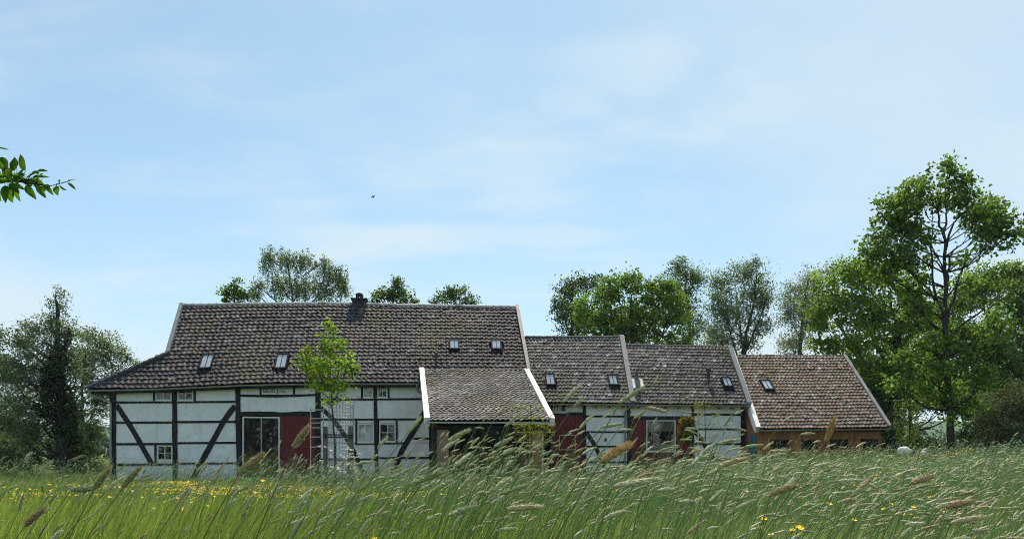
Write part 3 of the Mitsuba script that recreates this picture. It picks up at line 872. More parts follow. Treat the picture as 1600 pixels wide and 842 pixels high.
def red_door(parent, x0, y0, x1, y1, n):
    (s0, z0), (s1, z1) = on_w(x0, y1, WT + 0.03), on_w(x1, y0, WT + 0.03)
    e = np.linspace(s0, s1, n + 1)
    rd = fresh(parent + '__red_door')
    for k in range(n):
        scene[rd + '__board' + (f'_{k:03d}' if k else '')] = mikit.ply(box_local(e[k] + 0.004, e[k + 1] - 0.004, WT + 0.03 + rng.uniform(0, 0.005), WT + 0.08, z0, z1), 'm_red')
    return rd


rd = red_door(B, 863, 649.2, 911, 750, 8)
(s0, z0), (s1, z1) = on_w(874, 703, WT), on_w(900, 680, WT)
t = 0.025
scene[rd + '__hatch_frame'] = mikit.ply(trimesh.util.concatenate([box_local(s0, s1, WT + 0.015, WT + 0.029, z1 - t, z1), box_local(s0, s1, WT + 0.015, WT + 0.029, z0, z0 + t), box_local(s0, s0 + t, WT + 0.016, WT + 0.0285, z0 + t, z1 - t), box_local(s1 - t, s1, WT + 0.016, WT + 0.0285, z0 + t, z1 - t)]), 'm_lead')
s, z = on_w(946.5, 687, WT)
put('wall_vent', box_local(s - 0.05, s + 0.05, WP - 0.03, WP - 0.001, z - 0.07, z + 0.07), 'm_blackmetal', B)
s, _ = on_w(976.5, 690, WT)
qz = float(RB.P(s, 0)[2])
put('downpipe', tube(world(np.vstack([curve([[s + 0.12, RB.w_e - 0.05, qz - 0.1], [s + 0.1, RB.w_e + 0.0, qz - 0.2], [s, WT - 0.06, qz - 0.4], [s, WT - 0.06, qz - 0.55]], 9), [[s, WT - 0.06, 0.0]]])), 0.042, 8), 'm_zinc', B, smooth=True)
# walls: right barn
for q in [(985, 629, 1082, 652.5), (1083.5, 629, 1159, 647.5), (1083.5, 648, 1159, 670.5), (1083.5, 671, 1159, 693.5), (1083.5, 694, 1159, 718), (1083.5, 718.5, 1159, 752)]:
    put('panel', rect(*q, WP, WB), 'm_plaster', C3)
for q, wd in (([(1082.8, 631), (1083, 752)], 4), ([(1159.8, 631), (1160, 752)], 4)):
    put('post', beam(q, wd, WT, WB), 'm_timber', C3)
for q, wd in (([(985, 652.4), (1081, 652.8)], 5), ([(1084.8, 647.6), (1157.6, 648)], 3.2), ([(1084.8, 670.4), (1157.6, 670.8)], 2.8), ([(1084.8, 693.6), (1157.6, 693.6)], 2.8), ([(1084.8, 718), (1157.6, 718)], 2.8)):
    put('rail', beam(q, wd, WT + 0.004, WB), 'm_timber', C3)
put('brace', beam(curve([(1085, 672, 0), (1100, 694, 0), (1122, 728, 0)], 8)[:, :2], 6.5, WT + 0.01, WB), 'm_timber', C3)
red_door(C3, 985.5, 655.6, 1009.5, 750, 4)
red_door(C3, 1056.5, 655.6, 1080.5, 750, 4)
put('panel', rect(1010, 706, 1056, 750, WT + 0.03, WT + 0.08), 'm_red', C3)
kw = window(C3, 1010, 656.4, 1056, 705.5, WT + 0.02, 1, 1, 1.6, 0.8)
(s0, z0), (s1, z1) = on_w(1012, 674, W), on_w(1054, 658, W)
scene[kw + '__blind'] = mikit.ply(box_local(s0, s1, W + 0.12, W + 0.125, z0, z1), 'm_stake')
for par, sa, sbb, roof in ((B, s_l + 0.3, s_r - 0.25, RB), (C3, s_r + 0.05, s3 - 0.25, RC)):
    put('core', box_local(sa, sbb, W + 0.36, 2 * roof.w_r - roof.w_e - 0.6, -0.1, float(roof.ez[1]) + 0.1), 'm_dark', par)

# ------------------------------------------------------------------ the wooden barn on the right
G = thing('wooden_barn', 'low wooden barn with reddish tiled roof and brown board walls at the right end', 'barn')
WG = W - 1.15
RG = Roof([(1150, 670.5), (1290, 669.5), (1400, 668)], WG - 0.3, [(1140, 556.5), (1235, 557), (1330, 557)], pitch=40)
hg = RG.hit
g0, g1, g2, g3 = hg(1146, 557.5), hg(1184, 670), hg(1389, 668), hg(1318.5, 557.5)
poly_g = [(g0[0], 1.0), (g1[0], 0.0), (g2[0], 0.0), (g3[0], 1.0)]
scene[G + '__roof'] = mikit.ply(deck(RG, poly_g, 0.12), 'm_dark')
holes = [skylight(RG, [(1187, 596.5), (1202.5, 596.5), (1208, 612), (1192.5, 612)], G)]
pal_g = [((0.145, 0.115, 0.095), 5), ((0.19, 0.155, 0.13), 4), ((0.11, 0.088, 0.078), 3), ((0.20, 0.125, 0.098), 2.0), ((0.23, 0.21, 0.19), 1.5), ((0.34, 0.33, 0.31), 0.3)]
m, c = lay_tiles(RG, poly_g, 0.175, 0.245, pal_g, holes, 0.80)
put('tile', m, 'm_tile', G + '__roof', color=c, kind='stuff')
ridge_caps(RG, g0[0], g3[0], 0.34, G + '__roof', (0.07, 0.07, 0.07), 0.095)
put('verge', verge_ab(RG, (g2[0], 0.0), (g3[0], 1.0), 0.16, 0.08, 0.22), 'm_zinc', G)
put('verge', verge_ab(RG, (g1[0], 0.0), (g0[0], 1.0), 0.20, 0.06, 0.2), 'm_verge_white', G)
back_slope(g0[0], g3[0], RG, G)
ss = np.linspace(g1[0] - 0.05, g2[0] + 0.05, 8)
gp = RG.P(ss, 0 * ss)
gp[:, 1] -= 0.07
gp[:, 2] -= 0.04
gutter(gp, G)
zg = float(RG.ez[1]) - 0.12
sg0, sg1 = g1[0] + 0.12, g2[0] - 0.2
nb = 48
e = np.linspace(sg0, sg1, nb + 1)
wins = [(1206, 687, 1229, 700), (1254, 687, 1276, 700), (1300, 686.5, 1323, 700), (1346.5, 686, 1369.5, 700)]
wr = [(on_w(a, 0, WG)[0], on_w(c_, 0, WG)[0], on_w(a, d, WG)[1], on_w(a, b, WG)[1]) for a, b, c_, d in wins]
for k in range(nb):
    m0, m1 = e[k] + 0.004, e[k + 1] - 0.004
    o = rng.uniform(0, 0.022)
    hitw = next((q for q in wr if m1 > q[0] and m0 < q[1]), None)
    if hitw:
        put('board', [box_local(m0, m1, WG + o, WG + 0.08, -0.1, hitw[2] - 0.01), box_local(m0, m1, WG + o, WG + 0.08, hitw[3] + 0.01, zg)], 'm_board', G)
    else:
        put('board', box_local(m0, m1, WG + o, WG + 0.08, -0.1, zg), 'm_board', G)
for q in wins:
    window(G, *q, WG - 0.01, 4, 1, 1.2, 0.9, bsdf='m_blackmetal')
put('core', box_local(sg0 + 0.1, sg1 - 0.1, WG + 0.4, 2 * RG.w_r - WG - 0.4, -0.1, zg), 'm_dark', G)
gable(sg0 + 0.005, sg0 + 0.10, RG, WG + 0.085, G, 'm_board')
gable(sg1 - 0.10, sg1 - 0.005, RG, WG + 0.085, G, 'm_board')
put('side_door', box_local(sg0 - 0.04, sg0 + 0.001, WG + 0.12, WG + 0.75, 0.0, 2.0), 'm_teal', G)


# ------------------------------------------------------------------ leaves, trees
def leaf_cloud(centres, normals, size, aspect, colors, fold=0.18, rnd=rng):
    """Folded rhombic leaves, two triangles each. centres n x 3, size n."""
    n = len(centres)
    nv = normals / (np.linalg.norm(normals, axis=1, keepdims=True) + 1e-9)
    a = rnd.standard_normal((n, 3))
    d = a - nv * (a * nv).sum(1, keepdims=True)
    d /= np.linalg.norm(d, axis=1, keepdims=True) + 1e-9
    sd = np.cross(nv, d)
    L, Wd = size[:, None], (size * aspect)[:, None]
    v = np.stack([centres - d * L / 2, centres + sd * Wd / 2 + nv * Wd * fold - d * L * 0.06, centres + d * L / 2 - nv * L * 0.12, centres - sd * Wd / 2 + nv * Wd * fold - d * L * 0.06], 1).reshape(-1, 3)
    k = np.arange(n)[:, None] * 4
    f = np.concatenate([k + np.array([[0, 1, 2]]), k + np.array([[0, 2, 3]])])
    return (v, f), np.repeat(colors, 4, 0)


def crown(blobs, D, color, leaf=0.11, aspect=0.6, density=34, spray=0.34, per=30, color_var=0.25, warm=0.3, depth=1.0, weep=0.0, up=0.6, seed=0, tilt=0.0, yellow=(1.5, 1.35, 0.6)):
    """Leaves in sprays spread through the blobs (px, py, rx, ry) at distance D."""
    r = np.random.default_rng(seed)
    C, S, cols, NR = [], [], [], []
    cen = []
    for i, (px, py, rx, ry) in enumerate(blobs):
        c = at(px, py, D)
        ax, az = rx / F * D, ry / F * D
        ay = (ax + az) / 2 * depth
        c = c + np.array([0, r.uniform(-0.8, 0.8) * ay, 0])
        cen.append((c, ax, ay, az))
        n = max(5, int(2.7 * density * ax * az * 3.14 * 1.1 / 10))
        u = r.standard_normal((n, 3))
        u /= np.linalg.norm(u, axis=1, keepdims=True)
        rad = np.clip(r.uniform(0.10, 1.0, (n, 1)) ** 0.45 * (1.06 + 0.27 * r.standard_normal((n, 1))), 0, 1.65)
        cs = c + u * rad * np.array([ax, ay, az])
        sp = spray * r.uniform(0.55, 1.25, n)
        for q, s_, uu in zip(cs, sp, u):
            m = max(5, int(per * r.uniform(0.5, 1.4)))
            off = r.standard_normal((m, 3)) * s_ * np.array([0.62, 0.62, 0.42])
            if weep:
                off = np.stack([r.standard_normal(m) * s_ * 0.22, r.standard_normal(m) * s_ * 0.22, -r.uniform(0, 1, m) * weep * r.uniform(0.4, 1.3)], 1)
            C.append(q + off)
            base = np.array(color) * (1 + color_var * r.standard_normal())
            base = base * (1 + warm * r.uniform(-0.5, 1) * (np.array(yellow) - 1))
            cols.append(np.clip(base * (1 + 0.15 * r.standard_normal((m, 1))), 0.006, 0.6))
            S.append(leaf * r.uniform(0.6, 1.3, m))
            NR.append(r.standard_normal((m, 3)) + np.array([0, 0, up]) + uu * 0.5)
    C, S, cols, NR = np.vstack(C), np.concatenate(S), np.vstack(cols), np.vstack(NR)
    return leaf_cloud(C, NR, S, aspect, cols, rnd=r), cen


def tree(name, label, cat, D, trunk, trunk_r, blobs, color, bark='m_bark', group=None, limbs=(), limb_r=0.08, auto=True, seed=1, parts=None, **kw):
    """A tree: trunk and limbs as tubes, a crown of leaf sprays."""
    r = np.random.default_rng(seed + 100)
    t = thing(name, label, cat, group)
    tp = np.array([at(x, y, D) for x, y in trunk])
    base = tp[0].copy()
    base[2] = float(ground(base[0], base[1])) - 0.15
    tp = np.vstack([base, tp[1:] if tp[0, 2] < 0.5 else tp])
    c = curve(tp, 24)
    c[1:-1, :2] += r.standard_normal((len(c) - 2, 2)) * trunk_r * 0.18
    rad = trunk_r * (1 - 0.82 * np.linspace(0, 1, len(c)) ** 1.15)
    rad[0] *= 1.35
    put('trunk', tube(c, rad, 10), bark, t, smooth=True)
    (mesh, cols), cen = crown(blobs, D, color, seed=seed, **kw)
    for li in limbs:
        lp = np.array([at(x, y, D) for x, y in li])
        off = r.uniform(-1, 1) * 0.6
        lp[1:, 1] += off * np.linspace(0.3, 1, len(lp) - 1)
        lc = curve(lp, 14)
        lc[1:-1] += r.standard_normal((len(lc) - 2, 3)) * 0.03
        put('limb', tube(lc, np.linspace(limb_r, limb_r * 0.22, len(lc)), 7), bark, t, smooth=True)
    if auto:
        bits = []
        for (p, ax, ay, az) in cen:
            k = int(np.argmin(np.abs(c[:, 2] - (p[2] - az * 1.2 - 0.35 * np.hypot(p[0] - c[:, 0].mean(), p[1] - c[:, 1].mean())))))
            a = c[max(k, 2)]
            mid = (a + p) / 2 + np.array([0, 0, -0.12 * np.linalg.norm(p - a)]) + r.standard_normal(3) * 0.12
            lc = curve([a, mid, p], 8)
            rr = min(rad[max(k, 2)] * 0.55, 0.03 + 0.016 * np.linalg.norm(p - a))
            bits.append(tube(lc, np.linspace(rr, 0.012, len(lc)), 5))
            for _ in range(5):
                u = r.standard_normal(3)
                u[2] = abs(u[2]) * 0.6
                u *= 0.85 / np.linalg.norm(u)
                q = p + u * np.array([ax, ay, az])
                st = lc[r.integers(len(lc) // 2, len(lc))]
                bits.append(tube(curve([st, (st + q) / 2 + r.standard_normal(3) * 0.08, q], 5), np.linspace(rr * 0.4, 0.006, 5), 4))
        put('branches', trimesh.util.concatenate(bits), bark, t, smooth=True, kind='stuff')
    put('crown', mesh, 'm_leaf', t, color=cols, kind='stuff')
    return t


GREEN, DARK, GREY, OLIVE = (0.075, 0.135, 0.028), (0.070, 0.125, 0.030), (0.19, 0.255, 0.135), (0.105, 0.150, 0.068)
# right: the tall tree in front and the trees behind it
tree('tall_tree', 'tallest tree, upright beside the barn with bare forked limbs under its topmost leaves', 'tree', 30,
     [(1487, 722), (1484, 640), (1480, 560), (1479, 500), (1477, 450), (1476, 380), (1478, 335)], 0.165,
     [(1478, 278, 20, 18), (1504, 290, 19, 16), (1450, 290, 27, 20), (1415, 308, 28, 24), (1385, 330, 24, 24), (1480, 312, 40, 18), (1512, 324, 24, 20), (1373, 383, 24, 28), (1398, 362, 26, 26), (1428, 342, 26, 18),
      (1422, 412, 26, 24), (1553, 322, 30, 24), (1566, 358, 28, 24), (1536, 358, 24, 26), (1548, 388, 22, 14), (1362, 408, 16, 20), (1585, 366, 10, 10), (1482, 258, 6, 5), (1455, 405, 12, 14), (1500, 405, 9, 9),
      (1490, 606, 34, 20), (1440, 588, 34, 18), (1408, 604, 30, 16), (1522, 590, 28, 22), (1452, 540, 30, 16), (1518, 512, 30, 16), (1568, 505, 28, 20), (1490, 640, 28, 14), (1432, 378, 22, 22), (1398, 400, 22, 22), (1405, 335, 20, 18), (1440, 318, 22, 16), (1545, 345, 24, 22), (1510, 345, 18, 14), (1385, 430, 22, 22), (1430, 450, 22, 20), (1515, 440, 22, 14), (1460, 575, 26, 18), (1505, 560, 24, 16), (1420, 560, 24, 14), (1545, 540, 22, 14), (1470, 620, 26, 14), (1515, 625, 22, 14), (1448, 492, 20, 16), (1502, 478, 18, 14), (1462, 525, 16, 14), (1420, 480, 22, 18), (1500, 532, 14, 12)],
     (0.120, 0.215, 0.040), limbs=[[(1478, 505), (1455, 432), (1451, 380), (1449, 330)], [(1478, 490), (1440, 440), (1400, 400)], [(1479, 505), (1502, 430), (1524, 388), (1545, 350)], [(1481, 570), (1440, 545), (1390, 575)],
                                   [(1482, 575), (1530, 546), (1584, 538)], [(1479, 530), (1530, 490), (1582, 455)], [(1476, 400), (1488, 350), (1500, 335)], [(1477, 375), (1462, 340), (1458, 310)], [(1480, 440), (1490, 395), (1512, 380)]],
     limb_r=0.055, leaf=0.150, aspect=0.85, density=60, spray=0.32, per=24, seed=11)
tree('broad_tree', 'broad leafy tree whose bright green crown leans over the right end of the wooden barn', 'tree', 43, [(1402, 735), (1400, 650), (1402, 560), (1392, 470)], 0.34,
     [(1330, 430, 32, 26), (1300, 460, 30, 32), (1370, 428, 32, 26), (1405, 450, 36, 32), (1285, 500, 24, 32), (1340, 490, 42, 36), (1392, 510, 42, 36), (1330, 550, 36, 34), (1375, 580, 38, 40), (1424, 560, 30, 36), (1296, 540, 24, 16), (1352, 615, 22, 30), (1388, 630, 24, 24), (1430, 500, 28, 30), (1440, 610, 26, 24)],
     (0.165, 0.275, 0.036), limbs=[[(1400, 640), (1440, 560), (1460, 510)], [(1401, 600), (1360, 520), (1330, 450)], [(1401, 560), (1410, 480), (1400, 440)]], limb_r=0.12, leaf=0.19, aspect=0.7, density=52, spray=0.42, per=26, seed=12)
tree('shady_tree', 'dark full-crowned tree at the right edge, behind the tallest tree', 'tree', 48, [(1562, 735), (1560, 640), (1556, 540), (1560, 450)], 0.36,
     [(1560, 432, 40, 26), (1597, 432, 30, 28), (1522, 462, 32, 28), (1582, 482, 40, 36), (1542, 530, 38, 38), (1592, 560, 40, 38), (1502, 540, 26, 34), (1560, 600, 38, 26), (1620, 500, 40, 40), (1620, 580, 40, 40), (1512, 600, 24, 24), (1490, 480, 30, 28), (1470, 530, 28, 34), (1530, 565, 30, 30), (1480, 580, 28, 28), (1550, 640, 40, 26), (1600, 620, 40, 36), (1450, 560, 26, 30)],
     (0.115, 0.200, 0.034), leaf=0.19, aspect=0.7, density=56, spray=0.42, per=26, seed=13)
tree('olive_shrub', 'large olive grey shrub at the right edge below the dark tree', 'shrub', 36, [(1565, 725), (1566, 680), (1566, 640)], 0.10,
     [(1560, 632, 30, 30), (1592, 624, 28, 32), (1542, 660, 22, 28), (1585, 668, 30, 34), (1612, 650, 24, 40), (1560, 690, 36, 24), (1532, 690, 16, 20)], OLIVE, leaf=0.12, aspect=0.45, density=130, spray=0.32, per=28, seed=14, warm=0.1)
tree('shady_tree', 'dark low tree filling the gap behind the barn, left of the tallest tree trunk', 'tree', 56, [(1425, 735), (1424, 680), (1422, 620)], 0.25,
     [(1440, 600, 34, 26), (1400, 590, 34, 26), (1470, 610, 30, 24), (1355, 600, 32, 36), (1320, 590, 34, 30), (1510, 620, 32, 22), (1540, 640, 34, 24), (1370, 660, 24, 30), (1560, 670, 30, 26), (1590, 640, 34, 40), (1430, 630, 26, 16), (1490, 632, 26, 12), (1610, 600, 40, 50)], DARK, leaf=0.22, aspect=0.75, density=62, spray=0.5, per=24, seed=15)
# behind the barns
tree('grey_willow', 'thin pale grey green willow between the broad tree and the open-crowned willow', 'tree', 52, [(1252, 735), (1250, 600), (1252, 520), (1262, 440)], 0.22,
     [(1245, 460, 24, 20), (1270, 438, 20, 18), (1225, 492, 16, 24), (1260, 500, 26, 30), (1240, 535, 26, 18), (1298, 430, 10, 16), (1280, 470, 18, 20), (1240, 600, 30, 40)], GREY, bark='m_palebark', leaf=0.16, aspect=0.42, density=125, spray=0.45, per=18, seed=16, warm=0.1)
tree('grey_willow', 'tall open-crowned willow behind the third roof with forked grey stems', 'tree', 48, [(1160, 735), (1160, 600), (1165, 530), (1178, 470), (1182, 430)], 0.16,
     [(1130, 440, 20, 18), (1160, 428, 26, 16), (1182, 452, 24, 28), (1118, 480, 18, 28), (1150, 488, 28, 32), (1190, 512, 16, 20), (1130, 530, 24, 20), (1166, 536, 20, 16), (1112, 520, 12, 20), (1178, 415, 10, 10), (1196, 470, 12, 20), (1150, 590, 40, 30)],
     (0.145, 0.215, 0.095), bark='m_bark', limbs=[[(1160, 580), (1140, 520), (1122, 460)], [(1162, 550), (1155, 500), (1150, 440)], [(1162, 560), (1185, 500), (1195, 460)]], limb_r=0.065, leaf=0.16, aspect=0.44, density=120, spray=0.42, per=19, seed=17, warm=0.1)
tree('grey_willow', 'slender grey green tree rising just right of the bright round tree', 'tree', 54, [(1078, 735), (1078, 600), (1076, 500), (1070, 425)], 0.2,
     [(1068, 428, 26, 18), (1058, 414, 12, 9), (1088, 438, 16, 16), (1075, 466, 18, 24), (1086, 508, 18, 26), (1060, 450, 14, 14), (1080, 560, 24, 30)], (0.11, 0.175, 0.07), leaf=0.17, aspect=0.48, density=84, spray=0.4, per=20, seed=18, warm=0.1)
tree('round_tree', 'bright green round-crowned tree behind the roofs of the two half-timbered barns', 'tree', 46, [(990, 735), (990, 620), (988, 540), (986, 470)], 0.32,
     [(985, 442, 22, 18), (1020, 463, 32, 24), (952, 454, 24, 22), (962, 488, 36, 28), (1010, 498, 42, 32), (1052, 500, 26, 32), (932, 508, 26, 22), (982, 528, 46, 24), (1060, 538, 26, 18), (912, 482, 16, 20), (1042, 452, 16, 14), (985, 580, 60, 40)],
     (0.135, 0.235, 0.032), leaf=0.18, aspect=0.7, density=62, spray=0.38, per=28, seed=19)
tree('shady_tree', 'dark bluish green tree on the left flank of the bright round tree', 'tree', 51, [(895, 735), (895, 620), (894, 540), (892, 470)], 0.28,
     [(890, 455, 18, 20), (906, 440, 15, 12), (880, 490, 17, 26), (906, 500, 22, 28), (893, 530, 22, 20), (875, 472, 10, 12), (892, 590, 30, 40), (925, 450, 14, 18)], (0.095, 0.160, 0.055), leaf=0.18, aspect=0.6, density=56, spray=0.38, per=26, seed=20, warm=0.1)
# behind the long house
tree('small_tree', 'small bright green treetop left of the birch above the farmhouse ridge', 'tree', 46, [(368, 735), (368, 600), (368, 520), (366, 450)], 0.18,
     [(362, 452, 10, 9), (374, 462, 12, 9), (355, 466, 7, 7), (384, 462, 9, 12), (370, 440, 4, 7), (352, 456, 5, 5), (370, 490, 22, 16), (368, 540, 26, 30)], (0.11, 0.20, 0.03), leaf=0.17, aspect=0.7, density=85, spray=0.28, per=20, seed=21)
tree('weeping_birch', 'weeping birch with thin hanging sprays above the farmhouse ridge', 'tree', 49, [(470, 735), (468, 600), (462, 520), (455, 450), (448, 400)], 0.15,
     [(418, 402, 13, 14), (446, 398, 16, 12), (474, 404, 20, 14), (505, 412, 17, 14), (532, 424, 13, 14), (402, 446, 9, 16), (432, 436, 20, 20), (470, 440, 26, 20), (515, 444, 24, 18), (540, 444, 9, 14), (420, 386, 5, 5), (392, 452, 6, 10), (480, 500, 60, 24)],
     (0.15, 0.215, 0.095), bark='m_palebark', limbs=[[(466, 560), (490, 480), (512, 425)], [(464, 540), (430, 470), (420, 410)], [(466, 520), (478, 460), (480, 412)]], limb_r=0.05, leaf=0.125, aspect=0.55, density=190, spray=0.35, per=20, weep=1.0, seed=22, warm=0.15, color_var=0.2)
tree('small_tree', 'green treetop just right of the chimney above the farmhouse ridge', 'tree', 45, [(612, 735), (612, 600), (612, 520), (614, 450)], 0.2,
     [(611, 458, 19, 11), (624, 448, 10, 7), (597, 463, 12, 10), (632, 468, 12, 9), (620, 440, 4, 5), (647, 472, 5, 5), (612, 490, 34, 16), (612, 540, 30, 30), (585, 470, 6, 7)], (0.095, 0.170, 0.036), leaf=0.17, aspect=0.65, density=90, spray=0.3, per=24, seed=23)
tree('small_tree', 'rightmost of the three small green treetops above the farmhouse ridge', 'tree', 45, [(710, 735), (710, 600), (710, 520), (709, 455)], 0.2,
     [(710, 462, 18, 10), (705, 453, 7, 6), (731, 467, 10, 9), (692, 468, 10, 8), (724, 456, 5, 5), (680, 471, 5, 5), (741, 473, 5, 5), (710, 490, 34, 14), (710, 540, 30, 30)], (0.090, 0.160, 0.040), leaf=0.16, aspect=0.65, density=85, spray=0.28, per=22, seed=24)
# left of the house
TL = tree('ivy_tree', 'willow left of the house with its trunk wrapped in dark ivy', 'tree', 36, [(98, 750), (97, 680), (93, 600), (90, 540), (88, 470)], 0.30,
          [(88, 474, 9, 18), (80, 500, 19, 18), (50, 514, 22, 14), (24, 530, 20, 16), (60, 545, 26, 20), (95, 528, 21, 20), (30, 570, 26, 20), (66, 585, 24, 20), (18, 612, 22, 26), (45, 640, 26, 26), (14, 660, 22, 26), (118, 520, 14, 14), (90, 455, 5, 7), (70, 620, 22, 22), (110, 555, 14, 14), (45, 590, 24, 20), (10, 580, 22, 22), (60, 670, 26, 26), (30, 690, 26, 24), (75, 575, 20, 20), (118, 580, 14, 16)],
          (0.125, 0.185, 0.080), limbs=[[(93, 600), (60, 560), (30, 540)], [(95, 620), (50, 600), (20, 610)], [(91, 560), (110, 530), (120, 515)]], limb_r=0.09, leaf=0.145, aspect=0.42, density=105, spray=0.34, per=24, seed=31, warm=0.12)
(mesh, cols), _ = crown([(94, 596, 22, 34), (98, 645, 26, 36), (98, 690, 27, 36), (91, 556, 16, 26), (102, 725, 26, 22), (80, 640, 14, 30), (112, 650, 14, 34)], 36.1, (0.036, 0.068, 0.027), seed=32, leaf=0.13, aspect=0.85, density=105, spray=0.30, per=26, depth=0.8, warm=0.1)
put('ivy', mesh, 'm_leaf', TL, color=cols, label='dark ivy covering the trunk', kind='stuff')
tree('field_tree', 'light green tree reaching over the left corner of the farmhouse roof', 'tree', 41, [(128, 750), (128, 660), (129, 600), (136, 545)], 0.13,
     [(140, 528, 20, 14), (165, 538, 22, 16), (186, 553, 16, 11), (125, 555, 16, 16), (156, 563, 24, 14), (205, 562, 11, 6), (145, 600, 18, 18), (172, 588, 14, 11), (152, 640, 16, 20), (160, 618, 14, 14), (215, 568, 6, 4), (135, 575, 22, 18), (182, 575, 14, 10), (145, 668, 18, 20), (168, 555, 18, 14), (150, 620, 20, 18)],
     (0.135, 0.20, 0.078), leaf=0.15, aspect=0.45, density=100, spray=0.36, per=22, seed=33, warm=0.15)
tree('shady_tree', 'dark leafy tree cut by the left edge of the picture', 'tree', 44, [(-20, 750), (-18, 640), (-15, 560)], 0.25,
     [(4, 525, 12, 16), (-10, 560, 24, 26), (5, 590, 18, 20), (-20, 620, 30, 30), (-40, 560, 30, 40), (10, 640, 20, 26)], (0.065, 0.105, 0.045), leaf=0.17, aspect=0.5, density=70, spray=0.4, per=24, seed=34)
for q, lab, seed in (([(20, 700, 26, 26), (58, 712, 26, 20), (-5, 716, 24, 22), (36, 735, 30, 14)], 'dark bush at the left edge under the ivy-clad willow', 35), ([(140, 692, 16, 24), (154, 672, 10, 18), (122, 722, 24, 18), (152, 730, 20, 16)], 'light green bush between the ivy-clad trunk and the house corner', 36)):
    cx = q[0][0]
    tree('bush', lab, 'bush', 38.5, [(cx, 745), (cx, 725), (cx + 2, 700)], 0.06, q, (0.052, 0.085, 0.032) if seed == 35 else (0.085, 0.12, 0.05), leaf=0.12, aspect=0.55, density=120, spray=0.28, per=24, seed=seed)


for q, lab, seed in (([(1395, 690, 22, 18), (1372, 700, 22, 14)], 'dark bush close to the right end wall of the wooden barn', 61), ([(1522, 688, 22, 22), (1545, 690, 24, 28), (1534, 668, 16, 16)], 'dark bush just right of the tallest tree trunk', 62),
                      ([(1600, 680, 30, 36), (1570, 690, 28, 30), (1635, 680, 30, 44)], 'dark bush cut by the right edge under the olive shrub', 63), ([(1455, 694, 20, 10), (1430, 690, 14, 12)], 'low bush between the boulders and the tallest tree', 64), ([(1340, 640, 50, 50), (1385, 655, 30, 40), (1300, 640, 40, 40)], 'dark thicket behind the right end of the barn roof', 65)):
    tree('bush', lab, 'bush', 44 if seed != 64 else 34, [(q[0][0], 735), (q[0][0], 715), (q[0][0] + 2, 695)], 0.06, q, (0.06, 0.10, 0.03), leaf=0.15, aspect=0.6, density=85, spray=0.34, per=24, seed=seed)


def far_wood():
    r = np.random.default_rng(5)
    blobs = []
    for x, sg in [(x, 1) for x in np.linspace(-260, 260, 66)] + [(x, -0.4) for x in np.linspace(-120, 120, 40)]:
        y = sg * 150 + 30 * math.sin(x * 0.03) + r.uniform(-8, 8)
        blobs.append((x + r.uniform(-2, 2), y, r.uniform(3.5, 6), r.uniform(3.5, 6)))
    C, S, cols, NR = [], [], [], []
    for x, y, a, h_ in blobs:
        n = 420 if y > 0 else 900
        u = r.standard_normal((n, 3))
        u /= np.linalg.norm(u, axis=1, keepdims=True)
        C.append(np.array([x, y, h_ * 0.8]) + u * np.array([a, a, h_ * 0.85]) * r.uniform(0.6, 1.05, (n, 1)))
        S.append(r.uniform(0.5, 1.0, n))
        cols.append(np.clip(np.array([0.05, 0.085, 0.035]) * (1 + 0.2 * r.standard_normal((n, 1))) * r.uniform(0.8, 1.2), 0.01, 0.4))
        NR.append(u + np.array([0, 0, 0.5]))
    mesh, cc = leaf_cloud(np.vstack(C), np.vstack(NR), np.concatenate(S), 0.8, np.vstack(cols), rnd=r)
    put('distant_wood', mesh, 'm_leaf', color=cc, kind='stuff', label='far-off wood seen in the gaps under the trees', cat='wood')


far_wood()

# ------------------------------------------------------------------ the sapling with its guard
DS = 25.0
tree('sapling', 'young bright yellow green tree in front of the farmhouse wall', 'tree', DS, [(524, 770), (523, 700), (520, 650), (517, 600), (516, 545)], 0.045,
     [(516, 518, 6, 10), (520, 546, 19, 14), (482, 553, 11, 12), (488, 580, 18, 15), (510, 574, 19, 16), (538, 564, 13, 15), (547, 580, 10, 9), (500, 600, 18, 12), (530, 603, 18, 13), (515, 624, 14, 9), (535, 541, 6, 8), (552, 572, 6, 6), (476, 570, 8, 10), (515, 507, 4, 4)],
     (0.20, 0.32, 0.035), limbs=[[(519, 640), (505, 610), (490, 575)], [(519, 630), (532, 600), (540, 565)], [(518, 610), (510, 580), (516, 545)]], limb_r=0.022, auto=False, leaf=0.115, aspect=0.58, density=270, spray=0.19, per=13, color_var=0.4, seed=41, warm=0.25, depth=0.9)
TG = thing('tree_guard', 'two grey wooden stakes and a wire mesh cage around the young tree', 'tree guard')


def wpt(px, D, z=None, py=None):
    p = at(px, py if py is not None else 705, D)
    if z is not None:
        p[2] = z
    return p


